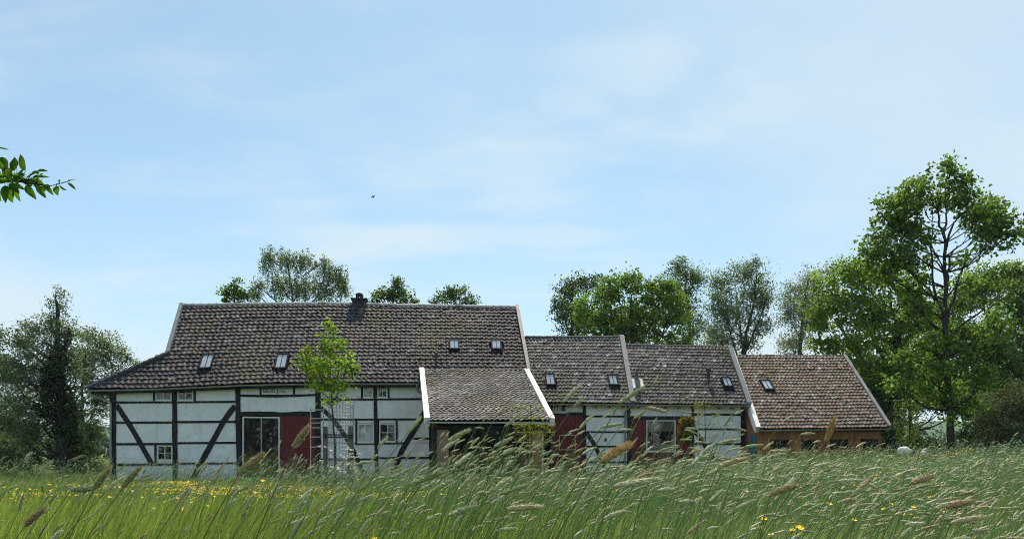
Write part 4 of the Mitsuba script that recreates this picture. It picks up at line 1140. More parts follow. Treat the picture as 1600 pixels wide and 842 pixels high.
for px, py, r0 in ((508.5, 666.5, 0.075), (548, 665.6, 0.08)):
    a = wpt(px, DS - 0.25, z=-0.1)
    b = at(px, py, DS - 0.25)
    put('stake', tube([a, b - [0, 0, 0.02], b], [r0, r0, r0 * 0.85], 12), 'm_stake', TG, smooth=35)
for py in (679, 682.5):
    put('strap', box_between(at(505, py, DS - 0.34), at(552, py + 1, DS - 0.34), [0, 0, 1], 0.02, 0.05), 'm_blackmetal', TG)
cx = at(533, 705, DS + 0.05)
rows = np.linspace(0.1, float(at(533, 632, DS)[2]), 25)
cage = []
for z in rows:
    a = np.linspace(0, 2 * np.pi, 25)
    cage.append(tube(np.stack([cx[0] + 0.40 * np.cos(a), cx[1] + 0.40 * np.sin(a), 0 * a + z], 1), 0.0045, 3, cap=False))
for a in np.arange(0, 2 * np.pi, 2 * np.pi / 26):
    q = np.array([[0.40 * math.cos(a), 0.40 * math.sin(a), 0.05], [0.40 * math.cos(a), 0.40 * math.sin(a), rows[-1]], [0.62 * math.cos(a), 0.62 * math.sin(a), rows[-1] + 0.30]])
    cage.append(tube(q + [cx[0], cx[1], 0], 0.0045, 3, cap=False))
for rr, dz in ((0.48, 0.1), (0.55, 0.2), (0.62, 0.3)):
    a = np.linspace(0, 2 * np.pi, 25)
    cage.append(tube(np.stack([cx[0] + rr * np.cos(a), cx[1] + rr * np.sin(a), 0 * a + rows[-1] + dz], 1), 0.0045, 3, cap=False))
put('wire_cage', cage, 'm_wire', TG)
# light wooden rack left of it
TR = thing('trellis_rack', 'pale wooden trellis rack with six rungs left of the staked young tree', 'trellis')
DR = 26.5
for px in (485.3, 505.5):
    put('upright', box_between(wpt(px, DR, z=0.0), at(px, 637, DR), [0, 1, 0], 0.03, 0.03), 'm_palewood', TR)
for py in (640.5, 654, 661, 668.5, 683, 698.5):
    put('rung', box_between(at(483.6, py, DR - 0.03), at(507, py - 0.6, DR - 0.03), [0, 0, 1], 0.022, 0.035), 'm_palewood', TR)


# ------------------------------------------------------------------ espaliers and climber
def espalier(label, D, posts_px, wires, tiers, top_py, leafc, seed, trunk_px, wood='m_palewood'):
    r = np.random.default_rng(seed)
    t = thing('espalier', label, 'espalier')
    for px, py in posts_px:
        put('post', box_between(wpt(px, D, z=-0.1), at(px, py, D), [0, 1, 0], 0.05, 0.05), wood, t)
    for x0, x1, y in wires:
        put('wire', tube([at(x0, y, D), at(x1, y, D)], 0.009, 5), 'm_wire', t)
    bits = [tube(curve([wpt(trunk_px, D + 0.05, z=-0.1), wpt(trunk_px + 1, D + 0.05, py=690), at(trunk_px, top_py, D + 0.05)], 10), np.linspace(0.03, 0.01, 11), 6)] if False else []
    p0 = wpt(trunk_px, D + 0.06, z=-0.1)
    p1 = at(trunk_px, top_py, D + 0.06)
    bits.append(tube(curve([p0, (p0 + p1) / 2 + [0.03, 0, 0], p1], 10), np.linspace(0.03, 0.01, len(curve([p0, p0, p1], 10))), 6))
    C, S, cols, NR = [], [], [], []
    for x0, x1, y, n, thick in tiers:
        bits.append(tube(curve([at(trunk_px, y + 3, D + 0.05), at((trunk_px + x0) / 2, y + 1, D + 0.03), at(x0, y, D)], 6), 0.010, 5))
        bits.append(tube(curve([at(trunk_px, y + 3, D + 0.05), at((trunk_px + x1) / 2, y + 1, D + 0.03), at(x1, y, D)], 6), 0.010, 5))
        px = r.uniform(x0, x1, n)
        py = y + thick * r.standard_normal(n)
        C.append(np.array([at(a, b, D + 0.12 * r.standard_normal()) for a, b in zip(px, py)]))
        S.append(0.075 * r.uniform(0.6, 1.3, n))
        cols.append(np.clip(np.array(leafc) * (1 + 0.25 * r.standard_normal((n, 1))), 0.01, 0.6))
        NR.append(r.standard_normal((n, 3)) + [0, 0, 0.5])
    put('branches', bits, 'm_bark', t, smooth=True)
    mesh, cc = leaf_cloud(np.vstack(C), np.vstack(NR), np.concatenate(S), 0.6, np.vstack(cols), rnd=r)
    put('foliage', mesh, 'm_leaf', t, color=cc, kind='stuff')


espalier('yellow green espalier tree on wires before the right corner of the lean-to', 27, [(848, 678)], [(800, 866, 663), (800, 866, 675), (800, 866, 691), (800, 850, 640)],
         [(800, 846, 637, 90, 2.5), (806, 850, 652, 90, 2.5), (802, 868, 666, 260, 3), (804, 868, 676, 230, 3), (804, 862, 689, 110, 3)], 632, (0.20, 0.25, 0.03), 51, 829)
espalier('thin trained tree on a stake before the white wall of the right half-timbered barn', 31, [(1091, 640)], [(1072, 1122, 645), (1072, 1122, 668)],
         [(1064, 1122, 645, 70, 4), (1085, 1112, 634, 80, 4), (1090, 1125, 662, 60, 6), (1094, 1122, 682, 50, 6)], 626, (0.24, 0.27, 0.03), 52, 1101)
espalier('leafy espalier with a square frame at the right end of the wooden barn', 33, [(1394, 625), (1421, 625)], [(1392, 1446, 626), (1392, 1446, 645), (1392, 1446, 662)],
         [(1396, 1440, 634, 330, 6), (1394, 1442, 650, 340, 7), (1396, 1436, 668, 320, 7), (1400, 1430, 685, 180, 6)], 624, (0.13, 0.21, 0.035), 53, 1408, 'm_bark')
CL = thing('climber', 'dense mustard yellow climbing plant on the red door of the right barn', 'climbing plant')
(mesh, cols), _ = crown([(1072, 658, 10, 7), (1073, 670, 11, 8), (1072, 682, 9, 7), (1080, 664, 5, 12), (1066, 676, 5, 8), (1074, 690, 7, 4)], 33.55, (0.16, 0.14, 0.022), seed=54, leaf=0.10, aspect=0.8, density=520, spray=0.11, per=12, depth=0.35)
put('foliage', mesh, 'm_leaf', CL, color=cols, kind='stuff')
put('stem', tube(curve([wpt(1076, 33.7, z=-0.1), at(1077, 700, 33.65), at(1074, 655, 33.65)], 10), np.linspace(0.03, 0.01, 11), 6), 'm_bark', CL, smooth=True)


# ------------------------------------------------------------------ pale boulders, black bird
def boulder(px, py, D, rx, ry, label, seed):
    m = trimesh.creation.icosphere(3, 1.0)
    v = m.vertices.copy()
    v *= (0.82 + 0.36 * meshkit.noise(v * 1.4 + 7, seed))[:, None] * (0.95 + 0.1 * meshkit.noise(v * 5, seed + 1))[:, None]
    v *= np.array([rx, (rx + ry) / 2, ry]) / F * D
    put('boulder', trimesh.Trimesh(v + at(px, py, D), m.faces, process=False), 'm_stone', smooth=True, label=label, cat='boulder')


boulder(1413, 704.5, 25, 11, 7, 'larger white boulder in tall grass by the right end of the wooden barn', 3)
boulder(1443, 709, 24, 5.5, 5, 'small cream boulder in tall grass right of the white boulder', 8)


def bird():
    p = at(583, 308.3, 92)
    ax = np.array([0.42, 0.25, -0.87])                    # flies steeply
    ax /= np.linalg.norm(ax)
    sd = np.array([0.9, -0.1, 0.42])
    sd -= ax * (sd @ ax)
    sd /= np.linalg.norm(sd)
    nr = np.cross(ax, sd)
    t = np.linspace(-1, 1, 13)
    body = 0.045 * np.sqrt(np.maximum(1 - t**2, 0.002)) * (1 + 0.25 * t)
    m1 = tube(p + np.outer(t * 0.15, ax), body, 8)
    wings = []
    for sg in (1, -1):
        a = np.array([[0.07, 0.02, 0], [0.06, 0.14, 0.05], [-0.03, 0.26, 0.04], [-0.12, 0.30, 0.02], [-0.07, 0.15, 0.03], [-0.06, 0.02, 0]])
        v = p + a[:, :1] * ax + sg * a[:, 1:2] * sd + a[:, 2:] * nr
        v = np.vstack([v, v - nr * 0.008])
        f = [[0, 1, 5], [1, 4, 5], [1, 2, 4], [2, 3, 4]]
        f += [[x + 6 for x in q[::-1]] for q in f]
        for i in range(6):
            j = (i + 1) % 6
            f += [[i, i + 6, j + 6], [i, j + 6, j]]
        wings.append(trimesh.Trimesh(v, np.array(f), process=False))
    tail = np.array([[-0.12, 0.02, 0], [-0.12, -0.02, 0], [-0.24, -0.05, 0], [-0.24, 0.05, 0]])
    v = p + tail[:, :1] * ax + tail[:, 1:2] * sd
    v = np.vstack([v, v - nr * 0.008])
    f = np.array([[0, 1, 2], [0, 2, 3], [4, 6, 5], [4, 7, 6], [0, 4, 5], [0, 5, 1], [1, 5, 6], [1, 6, 2], [2, 6, 7], [2, 7, 3], [3, 7, 4], [3, 4, 0]])
    put('bird', [m1, *wings, trimesh.Trimesh(v, f, process=False)], 'm_feather', label='small black bird flying in the sky above the chimney', cat='bird')


bird()


# ------------------------------------------------------------------ the leafy branch at the left
def leaf_mesh(base, direction, normal, L, Wd, curl, twist):
    """One broad leaf: 7 x 3 grid with a midrib fold, curved along its length."""
    d = direction / np.linalg.norm(direction)
    n = normal - d * (normal @ d)
    n /= np.linalg.norm(n)
    s = np.cross(d, n)
    t = np.linspace(0, 1, 9)
    wd = Wd / 2 * np.sin(np.pi * np.clip(t, 0, 1) ** 0.80) ** 0.85 * (1 - 0.15 * t)
    v = []
    for k, (tt, w_) in enumerate(zip(t, wd)):
        c = base + d * L * tt - n * curl * L * tt * tt
        a = twist * tt
        ss, nn = s * math.cos(a) + n * math.sin(a), n * math.cos(a) - s * math.sin(a)
        for o in (-1, -0.5, 0, 0.5, 1):
            v.append(c + ss * o * w_ + nn * (abs(o) * w_ * 0.32 - 0.05 * w_ * math.sin(9 * tt + 2 * o)))
    v = np.array(v)
    f = []
    for k in range(8):
        for j in range(4):
            p, q = k * 5 + j, (k + 1) * 5 + j
            f += [[p, q, q + 1], [p, q + 1, p + 1]]
    return trimesh.Trimesh(v, np.array(f), process=False)


def branch():
    r = np.random.default_rng(77)
    D = 3.3
    t = thing('leafy_branch', 'leafy branch tip hanging into the sky at the left edge', 'branch')
    main = [(-640, 330), (-330, 300), (-60, 285), (-20, 284), (20, 283), (50, 287), (75, 291), (92, 288), (110, 283)]
    mp = np.array([at(x, y, D + 0.02 * math.sin(x * 0.1)) for x, y in main])
    mc = curve(mp, 40)
    put('trunk', tube(curve([[mp[0][0], mp[0][1], -0.2], [mp[0][0] - 0.1, mp[0][1] + 0.05, 1.2], mp[0], mp[0] + [0.1, 0.1, 1.2]], 18), np.linspace(0.11, 0.05, len(curve([mp[0]] * 4, 18))), 10), 'm_bark', t, smooth=True)
    put('twig', tube(mc, 0.0012 + 0.022 * np.linspace(1, 0, len(mc)) ** 2.2, 6), 'm_bark', t, smooth=True)
    # base x,y -> tip x,y, width in pixels, lighter where the sun comes through
    leaves = [(-12, 232, 15, 235, 12), (-10, 246, 10, 268, 14), (2, 246, 12, 262, 10), (22, 268, 20, 247, 11), (26, 262, 22, 244, 7), (40, 268, 29, 240, 12), (32, 275, 36, 264, 9), (48, 272, 60, 270, 15), (58, 268, 74, 267, 8), (50, 277, 78, 277, 6), (48, 280, 70, 290, 10),
              (8, 290, 9, 318, 12), (12, 292, 18, 316, 15), (24, 291, 32, 316, 13), (40, 290, 54, 311, 11), (58, 291, 70, 307, 10), (70, 290, 84, 305, 7), (88, 291, 90, 306, 11), (92, 289, 101, 299, 7), (92, 286, 93, 280, 4), (106, 284, 119, 280, 7), (106, 286, 119, 297, 5),
              (-6, 290, 2, 316, 12), (10, 280, 18, 268, 12), (0, 284, -10, 270, 14), (20, 288, 38, 296, 8), (-14, 262, 4, 280, 14), (-8, 255, 6, 246, 12), (34, 280, 44, 276, 8), (-20, 300, -8, 316, 12), (12, 275, 4, 258, 10), (26, 282, 24, 270, 10), (-25, 240, -10, 255, 13), (60, 288, 66, 280, 5), (-30, 280, -18, 262, 12)]
    for x in np.linspace(-30, 66, 26):
        a = r.uniform(0.35, 1.15) * (1 if r.uniform() < 0.55 else -1)
        ln = r.uniform(13, 25) * (1 - 0.25 * (x > 45))
        y = 284 + 0.06 * x + r.uniform(-7, 5)
        leaves.append((x + r.uniform(-4, 4), y, x + ln * math.cos(a), y - ln * math.sin(a), r.uniform(7, 13)))
    for k, (x0, y0, x1, y1, wd) in enumerate(leaves):
        dz = r.uniform(-0.06, 0.06)
        p0, p1 = at(x0, y0, D + dz * 0.4), at(x1, y1, D + dz + r.uniform(-0.02, 0.02))
        d = p1 - p0
        nrm = np.array([r.uniform(-0.5, 0.5), -0.9 + r.uniform(-0.3, 0.5), r.uniform(0.2, 1.0)])
        L = np.linalg.norm(d)
        m = leaf_mesh(p0, d, nrm, L, max(wd / F * D * 1.1, 0.012), r.uniform(0.0, 0.22), r.uniform(-0.5, 0.5))
        base = np.array([0.085, 0.19, 0.015]) * r.uniform(0.75, 1.25)
        put('leaf', m, 'm_leaf', t, smooth=True, color=np.repeat(base[None], len(m.vertices), 0))
        j = int(np.argmin(np.linalg.norm(mc - p0, axis=1)))
        if np.linalg.norm(mc[j] - p0) > 0.004:
            put('stalk', tube(curve([mc[max(j - 1, 0)], (mc[j] + p0) / 2 + [0, 0, 0.004], p0], 5), np.linspace(0.0018, 0.001, len(curve([p0, p0, p0], 5))), 5), 'm_bark', t, smooth=True)


branch()


# ------------------------------------------------------------------ the meadow
def inside_buildings(x, y):
    s, w = x * R[0] + y * R[1], x * N[0] + y * N[1]
    a = (w > W - 0.25) & (s > sL - 0.3) & (s < s3b + 0.2)
    b = (w > WL - 0.25) & (s > sl0 - 0.1) & (s < sl1 + 0.1)
    c = (w > WG - 0.2) & (s > sg0 - 0.1) & (s < sg1 + 0.1)
    return a | b | c


def canopy(x, y):
    """How tall the leaves of the meadow stand: mown shorter towards the left part of the house, tall on the right."""
    u = x / np.maximum(y, 0.5)
    left = 1 - sst(0.0, 0.42, u)
    far = sst(6.5, 17, y)
    hgt = 0.84 * (1 - far * left * 0.62) * (1 + 0.12 * left * sst(24, 30, y))
    return hgt * (0.80 + 0.34 * meshkit.noise(np.stack([x * 0.9, y * 0.9, x * 0], -1), 8))


def meadow_points(n, r, y0, y1, power):
    """Points in front of the camera, denser close by; a margin outside the frame."""
    out = np.zeros((0, 2))
    while len(out) < n:
        m = n * 2
        q = r.uniform(0, 1, m)
        y = (y0 ** (1 - power) + q * (y1 ** (1 - power) - y0 ** (1 - power))) ** (1 / (1 - power))
        u = r.uniform(-0.80, 0.80, m)
        x = u * y + r.uniform(-0.3, 0.3, m)
        ok = ~inside_buildings(x, y)
        out = np.vstack([out, np.stack([x[ok], y[ok]], 1)])
    return out[:n]


def ribbons(base, height, lean, width, bend, seg, r, colors):
    """Grass blades: ribbons that curve over in the wind (towards +x)."""
    n = len(base)
    t = np.linspace(0, 1, seg + 1)
    side_a = r.uniform(0, 2 * np.pi, n)
    side = np.stack([np.cos(side_a), np.sin(side_a), 0 * side_a], 1)
    c = base[:, None] + lean[:, None] * (t[None, :, None] ** 1.8) * bend[:, None, None] * height[:, None, None] + np.array([0, 0, 1.0]) * (t - 0.32 * bend[:, None].clip(0, 1.2) * t**2)[:, :, None] * height[:, None, None]
    wd = width[:, None] * (1 - t[None] ** 1.7 * 0.97)
    v = np.stack([c - side[:, None] * wd[..., None] / 2, c + side[:, None] * wd[..., None] / 2], 2).reshape(-1, 3)
    k = np.arange(n)[:, None, None] * 2 * (seg + 1) + 2 * np.arange(seg)[None, :, None]
    f = np.concatenate([(k + np.array([0, 1, 3])).reshape(-1, 3), (k + np.array([0, 3, 2])).reshape(-1, 3)])
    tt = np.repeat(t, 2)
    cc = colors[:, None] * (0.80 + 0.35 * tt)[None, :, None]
    return v, f, cc.reshape(-1, 3)


def wind(r, n, spread=0.55):
    a = r.normal(0.0, spread, n)
    return np.stack([np.cos(a), np.sin(a), 0 * a], 1)


def grass():
    r = np.random.default_rng(101)
    V, Fc, Cc, k = [], [], [], 0
    for n, y0, y1, power, wd, seg in ((30000, 1.3, 6.0, 0.4, 0.0066, 5), (60000, 4.5, 13.0, 0.5, 0.0085, 3), (64000, 12.0, 40.0, 0.6, 0.016, 2)):
        p = meadow_points(n, r, y0, y1, power)
        x, y = p[:, 0], p[:, 1]
        z = ground(x, y)
        hgt = canopy(x, y) * r.uniform(0.40, 1.28, n)
        base = np.stack([x, y, z - 0.02], 1)
        left = 1 - sst(-0.15, 0.35, x / y)
        lush = meshkit.noise(np.stack([x * 0.45, y * 0.3, x * 0], -1), 31)
        c = np.array([0.235, 0.335, 0.115])[None] * (1 - left[:, None]) + np.array([0.190, 0.280, 0.045])[None] * left[:, None]
        c = c * (0.75 + 0.5 * lush[:, None])
        dry = r.uniform(0, 1, n) < 0.07
        c[dry] = np.array([0.22, 0.19, 0.09])
        c = np.clip(c * np.exp(0.42 * r.standard_normal((n, 1)) - 0.05), 0.01, 0.6)
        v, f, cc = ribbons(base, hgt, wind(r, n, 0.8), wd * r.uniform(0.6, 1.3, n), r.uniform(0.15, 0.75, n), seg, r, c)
        V.append(v); Fc.append(f + k); Cc.append(cc); k += len(v)
    # long flowering blades and dry stems standing out of the sward
    n = 11000
    p = meadow_points(n, r, 2.0, 11.0, 0.5)
    x, y = p[:, 0], p[:, 1]
    hgt = np.where(y < 6, 0.92, 0.80) * r.uniform(0.75, 1.22, n)
    c = np.array([[0.10, 0.19, 0.035], [0.16, 0.27, 0.04], [0.30, 0.33, 0.10], [0.38, 0.32, 0.16], [0.07, 0.13, 0.03]])[r.choice(5, n, p=[0.36, 0.24, 0.12, 0.04, 0.24])] * r.uniform(0.7, 1.3, (n, 1))
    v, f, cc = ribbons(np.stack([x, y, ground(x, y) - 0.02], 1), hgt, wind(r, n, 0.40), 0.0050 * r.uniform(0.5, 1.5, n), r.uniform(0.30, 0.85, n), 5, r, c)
    V.append(v); Fc.append(f + k); Cc.append(cc); k += len(v)
    put('meadow_grass', (np.vstack(V), np.vstack(Fc)), 'm_grass', color=np.vstack(Cc), kind='stuff', label='tall green meadow grass bending in the wind', cat='grass')


grass()


def stalk_curve(base, head, wind_dir, n=9):
    """A stem from its root to the foot of its seed head, nodding over at the top."""
    base, head = np.asarray(base, float), np.asarray(head, float)
    t = np.linspace(0, 1, n)[:, None]
    m = base * (1 - t) + head * t
    d = head - base
    m = m + np.array([0, 0, 1.0]) * 0.16 * np.linalg.norm(d[:2]) * np.sin(np.pi * t) + (-np.append(d[:2], 0)) * 0.28 * np.sin(np.pi * t)
    return m


def seed_head(foot, direction, length, radius, r, curl=0.25, bristles=220, lumpy=0.18, n=15, sides=9):
    """A foxtail head: a lumpy spindle covered with short bristles."""
    d = direction / np.linalg.norm(direction)
    t = np.linspace(0, 1, n)
    down = np.array([0, 0, -1.0])
    line = foot + np.outer(t * length, d) + np.outer((t**2) * curl * length, down * 0.5 + d * -0.1)
    prof = radius * np.clip(np.sin(np.pi * (0.08 + 0.88 * t) ** 0.8), 0.05, 1) ** 0.45
    prof[0], prof[-1] = radius * 0.35, radius * 0.3
    m = tube(line, prof, sides)
    v = m.vertices.copy()
    cen = np.vstack([np.repeat(line, sides, 0), line[:1], line[-1:]])
    v = cen + (v - cen) * (1 + lumpy * r.standard_normal((len(v), 1)))
    tone = 1 + 0.18 * r.standard_normal((len(v), 1))
    q = r.integers(0, n - 1, bristles)
    fr = r.uniform(0, 1, (bristles, 1))
    pc = line[q] * (1 - fr) + line[q + 1] * fr
    u = r.standard_normal((bristles, 3))
    u -= np.outer(u @ d, d)
    u /= np.linalg.norm(u, axis=1, keepdims=True)
    pr_ = prof[q][:, None]
    root = pc + u * pr_ * 0.85
    tip = pc + u * pr_ * r.uniform(1.30, 2.0, (bristles, 1)) + d * radius * r.uniform(0.4, 1.7, (bristles, 1))
    sdv = np.cross(u, d) * radius * 0.15
    bv = np.stack([root - sdv, root + sdv, tip], 1).reshape(-1, 3)
    bf = np.arange(3 * bristles).reshape(-1, 3)
    return np.vstack([v, bv]), np.vstack([m.faces, bf + len(v)]), np.vstack([tone * 0.74, np.repeat(1.15 + 0.22 * r.standard_normal((bristles, 1)), 3, 0)])


HEADC = [np.array([0.43, 0.46, 0.26]), np.array([0.53, 0.54, 0.36]), np.array([0.34, 0.41, 0.20]), np.array([0.46, 0.39, 0.23]), np.array([0.48, 0.50, 0.32])]


def near_stalks():
    """The nearest seed heads, each a thing of its own. Named ones first: (x, y) of the head's foot and tip in the photograph, length in metres."""
    r = np.random.default_rng(202)
    named = [((938, 722), (984, 692), 0.085, (0.50, 0.33, 0.15), 'tawny drooping seed head before the left barn wall, on a bent stalk'), ((1290, 690), (1303, 655), 0.07, (0.40, 0.26, 0.11), 'brown tufted seed head standing out against the wooden barn roof'),
             ((458, 700), (482, 665), 0.085, (0.36, 0.30, 0.17), 'shaggy straw-coloured seed head in front of the red door panel'), ((638, 676), (658, 648), 0.075, None, None), ((640, 758), (692, 735), 0.09, None, None), ((372, 742), (410, 708), 0.095, (0.34, 0.30, 0.17), 'fluffy pale seed head in front of the glass door'),
             ((1122, 694), (1155, 683), 0.08, None, None), ((1118, 693), (1095, 705), 0.06, None, None), ((772, 698), (800, 682), 0.075, None, None), ((800, 802), (840, 786), 0.08, None, None), ((1060, 784), (1088, 780), 0.075, None, None), ((905, 670), (925, 648), 0.07, None, None),
             ((940, 668), (972, 661), 0.075, None, None), ((968, 630), (1006, 602), 0.075, None, None), ((880, 628), (905, 602), 0.07, None, None), ((990, 655), (1010, 637), 0.07, None, None), ((700, 690), (734, 668), 0.08, None, None), ((775, 650), (798, 632), 0.07, None, None),
             ((1332, 775), (1366, 740), 0.09, None, None), ((1422, 756), (1456, 743), 0.08, (0.36, 0.28, 0.16), 'tan cylinder seed head lying nearly flat at the right, over the lower meadow'), ((1478, 792), (1518, 782), 0.08, (0.36, 0.27, 0.15), 'half browned seed head low at the right side of the meadow'), ((1205, 772), (1242, 758), 0.085, (0.37, 0.28, 0.16), 'tan seed head slanting in front of the wooden barn wall'),
             ((1485, 818), (1540, 802), 0.09, None, None), ((38, 822), (68, 794), 0.09, (0.33, 0.27, 0.16), 'brownish seed head near the lower left corner'), ((146, 766), (170, 732), 0.085, (0.30, 0.29, 0.13), 'upright olive seed head left of the house corner post'), ((192, 762), (218, 730), 0.085, (0.31, 0.31, 0.15), 'upright olive seed head in front of the house corner'),
             ((278, 788), (296, 756), 0.08, None, None), ((700, 806), (745, 786), 0.09, None, None), ((1022, 600), (1028, 585), 0.05, None, None), ((1047, 632), (1048, 618), 0.05, None, None), ((560, 765), (548, 720), 0.08, None, None), ((480, 800), (483, 770), 0.06, None, None),
             ((1132, 678), (1133, 664), 0.045, None, None), ((1310, 752), (1345, 748), 0.07, None, None), ((960, 760), (1030, 747), 0.09, None, None), ((110, 766), (146, 762), 0.085, (0.30, 0.34, 0.22), 'thick pale green seed head lying flat near the left house corner')]
    g = 'nodding green seed heads on tall stalks in the near meadow'
    common = 'green cylinder seed head nodding on its tall stalk in the near meadow'
    specs = []
    for (x0, y0), (x1, y1), L, c, lab in named:
        px = math.hypot(x1 - x0, y1 - y0)
        D = L * F / px * 0.96
        specs.append((at(x0, y0, D), at(x1, y1, D) - at(x0, y0, D), L, c, lab))
    n = 262
    while len(specs) < 36 + n:
        D = r.uniform(1.9, 6.2) ** 1.0
        px = r.uniform(-30, 1630)
        dens = 0.38 + 0.62 * sst(300, 760, px)
        if r.uniform() > dens:
            continue
        tall = sst(420, 620, px) * (1 - sst(1150, 1350, px))
        top = 0.92 + 0.07 * tall + (0.11 + 0.05 * tall) * r.standard_normal() + 0.16 * tall * (r.uniform() < 0.20)
        foot = at(px, 705, D)
        foot[2] = ground(foot[0], foot[1]) + top
        a = r.normal(np.interp(px, [0, 500, 900, 1600], [0.95, 0.85, 0.55, 0.40]), 0.26)
        d = np.array([math.cos(a), 0.35 * r.standard_normal(), math.sin(a)])
        specs.append((foot, d, r.uniform(0.055, 0.10), None, None))
    for foot, d, L, c, lab in specs:
        D = foot[1]
        t = thing('seed_stalk', lab or common, 'grass stalk', g if lab is None else None)
        zb = float(ground(foot[0], foot[1]))
        lean = 0.30 * (foot[2] - zb) * r.uniform(0.5, 1.3)
        base = np.array([foot[0] - lean, foot[1] + r.uniform(-0.1, 0.1), zb - 0.02])
        sc = stalk_curve(base, foot, None)
        rad = 0.0016
        cc = c if c is not None else HEADC[r.integers(len(HEADC))] * r.uniform(0.8, 1.15)
        m = tube(sc, np.linspace(0.0022, 0.0013, len(sc)), 5)
        put('stem', m, 'm_grass', t, color=np.repeat(np.array([[0.15, 0.24, 0.08]]) if c is None else np.array([[0.16, 0.15, 0.07]]), len(m.vertices), 0), smooth=True)
        v, f, tone = seed_head(foot, d, L, L * r.uniform(0.062, 0.084) if lab is None else L * 0.10, r, curl=r.uniform(0.05, 0.35) if lab is None else 0.1, bristles=220 if lab is None else 600, lumpy=0.15 if lab is None else 0.28)
        put('seed_head', (v, f), 'm_head', t, color=np.clip(np.array(cc)[None] * tone, 0.02, 0.7))


near_stalks()


def far_stalks():
    r = np.random.default_rng(303)
    n = 10500
    p = meadow_points(n * 2, r, 6.8, 33.0, 0.55)
    u = p[:, 0] / p[:, 1]
    keep = r.uniform(0, 1, len(p)) < 0.14 + 0.46 * sst(14, 19, p[:, 1]) * (1 - sst(-0.42, 0.12, u)) + 0.85 * sst(-0.42, 0.12, u)
    p = p[keep][:n]
    n = len(p)
    x, y = p[:, 0], p[:, 1]
    can = canopy(x, y)
    top = np.maximum(can * r.uniform(0.92, 1.32, n), 0.35) + 0.20 * (r.uniform(0, 1, n) < 0.06) * sst(-0.25, -0.05, x / y) + (1 - sst(-0.30, 0.1, x / y)) * sst(9, 16, y) * r.uniform(0.05, 0.62, n) + 0.05 * r.standard_normal(n)
    zb = ground(x, y)
    foot = np.stack([x, y, zb + top], 1)
    a = r.normal(np.interp(x / y, [-0.7, -0.25, 0.1, 0.7], [0.95, 0.85, 0.58, 0.42]), 0.28)
    d = np.stack([np.cos(a), 0.35 * r.standard_normal(n), np.sin(a)], 1)
    d /= np.linalg.norm(d, axis=1, keepdims=True)
    L = r.uniform(0.05, 0.10, n)
    rad = L * r.uniform(0.056, 0.076, n) * (1 + 0.015 * np.maximum(y - 8, 0))
    sides, tt = 5, np.array([0, 0.12, 0.45, 0.8, 1.0])
    pr_ = np.array([0.4, 0.95, 1.0, 0.85, 0.2])
    e1 = np.cross(d, np.array([0.1, 0.9, 0.3]))
    e1 /= np.linalg.norm(e1, axis=1, keepdims=True)
    e2 = np.cross(d, e1)
    ang = np.arange(sides) * 2 * np.pi / sides
    line = foot[:, None] + d[:, None] * (tt[None, :, None] * L[:, None, None]) + np.array([0, 0, -1.0]) * (tt**2)[None, :, None] * (0.16 * L)[:, None, None]
    ringv = np.cos(ang)[None, :, None] * e1[:, None] + np.sin(ang)[None, :, None] * e2[:, None]
    v = line[:, :, None] + ringv[:, None] * (pr_[None, :, None, None] * rad[:, None, None, None]) * (1 + 0.22 * r.standard_normal((n, 5, sides, 1)))
    v = v.reshape(-1, 3)
    per = 5 * sides
    q = []
    for i in range(4):
        for j in range(sides):
            a0, b0 = i * sides + j, i * sides + (j + 1) % sides
            q += [[a0, b0, b0 + sides], [a0, b0 + sides, a0 + sides]]
    q = np.array(q)
    f = (np.arange(n)[:, None, None] * per + q[None]).reshape(-1, 3)
    hc_ = np.array(HEADC)[r.integers(0, 5, n)] * r.uniform(0.75, 1.2, (n, 1))
    c = np.repeat(hc_, per, 0) * (1 + 0.18 * r.standard_normal((n * per, 1)))
    # stems as thin three-sided ribbons
    t = np.linspace(0, 1, 5)
    base = np.stack([x - 0.30 * top * r.uniform(0.5, 1.3, n), y, zb - 0.02], 1)
    dd = foot - base
    m = base[:, None] * (1 - t)[None, :, None] + foot[:, None] * t[None, :, None]
    m = m - np.concatenate([dd[:, :2], 0 * dd[:, :1]], 1)[:, None] * 0.28 * np.sin(np.pi * t)[None, :, None]
    wd = 0.0016 * (1 + 0.05 * y)
    s = np.array([0.8, -0.6, 0])
    sv = np.stack([m - s * wd[:, None, None], m + s * wd[:, None, None]], 2).reshape(-1, 3)
    k = np.arange(n)[:, None, None] * 10 + 2 * np.arange(4)[None, :, None]
    sf = np.concatenate([(k + np.array([0, 1, 3])).reshape(-1, 3), (k + np.array([0, 3, 2])).reshape(-1, 3)])
    sc = np.repeat(np.array([[0.20, 0.29, 0.10]]) * r.uniform(0.6, 1.3, (n, 1)), 10, 0)
    put('seed_grass', (np.vstack([v, sv]), np.vstack([f, sf + len(v)])), 'm_head', color=np.clip(np.vstack([c, sc]), 0.02, 0.7), kind='stuff', label='mass of small pale seed heads across the farther meadow', cat='grass')


far_stalks()


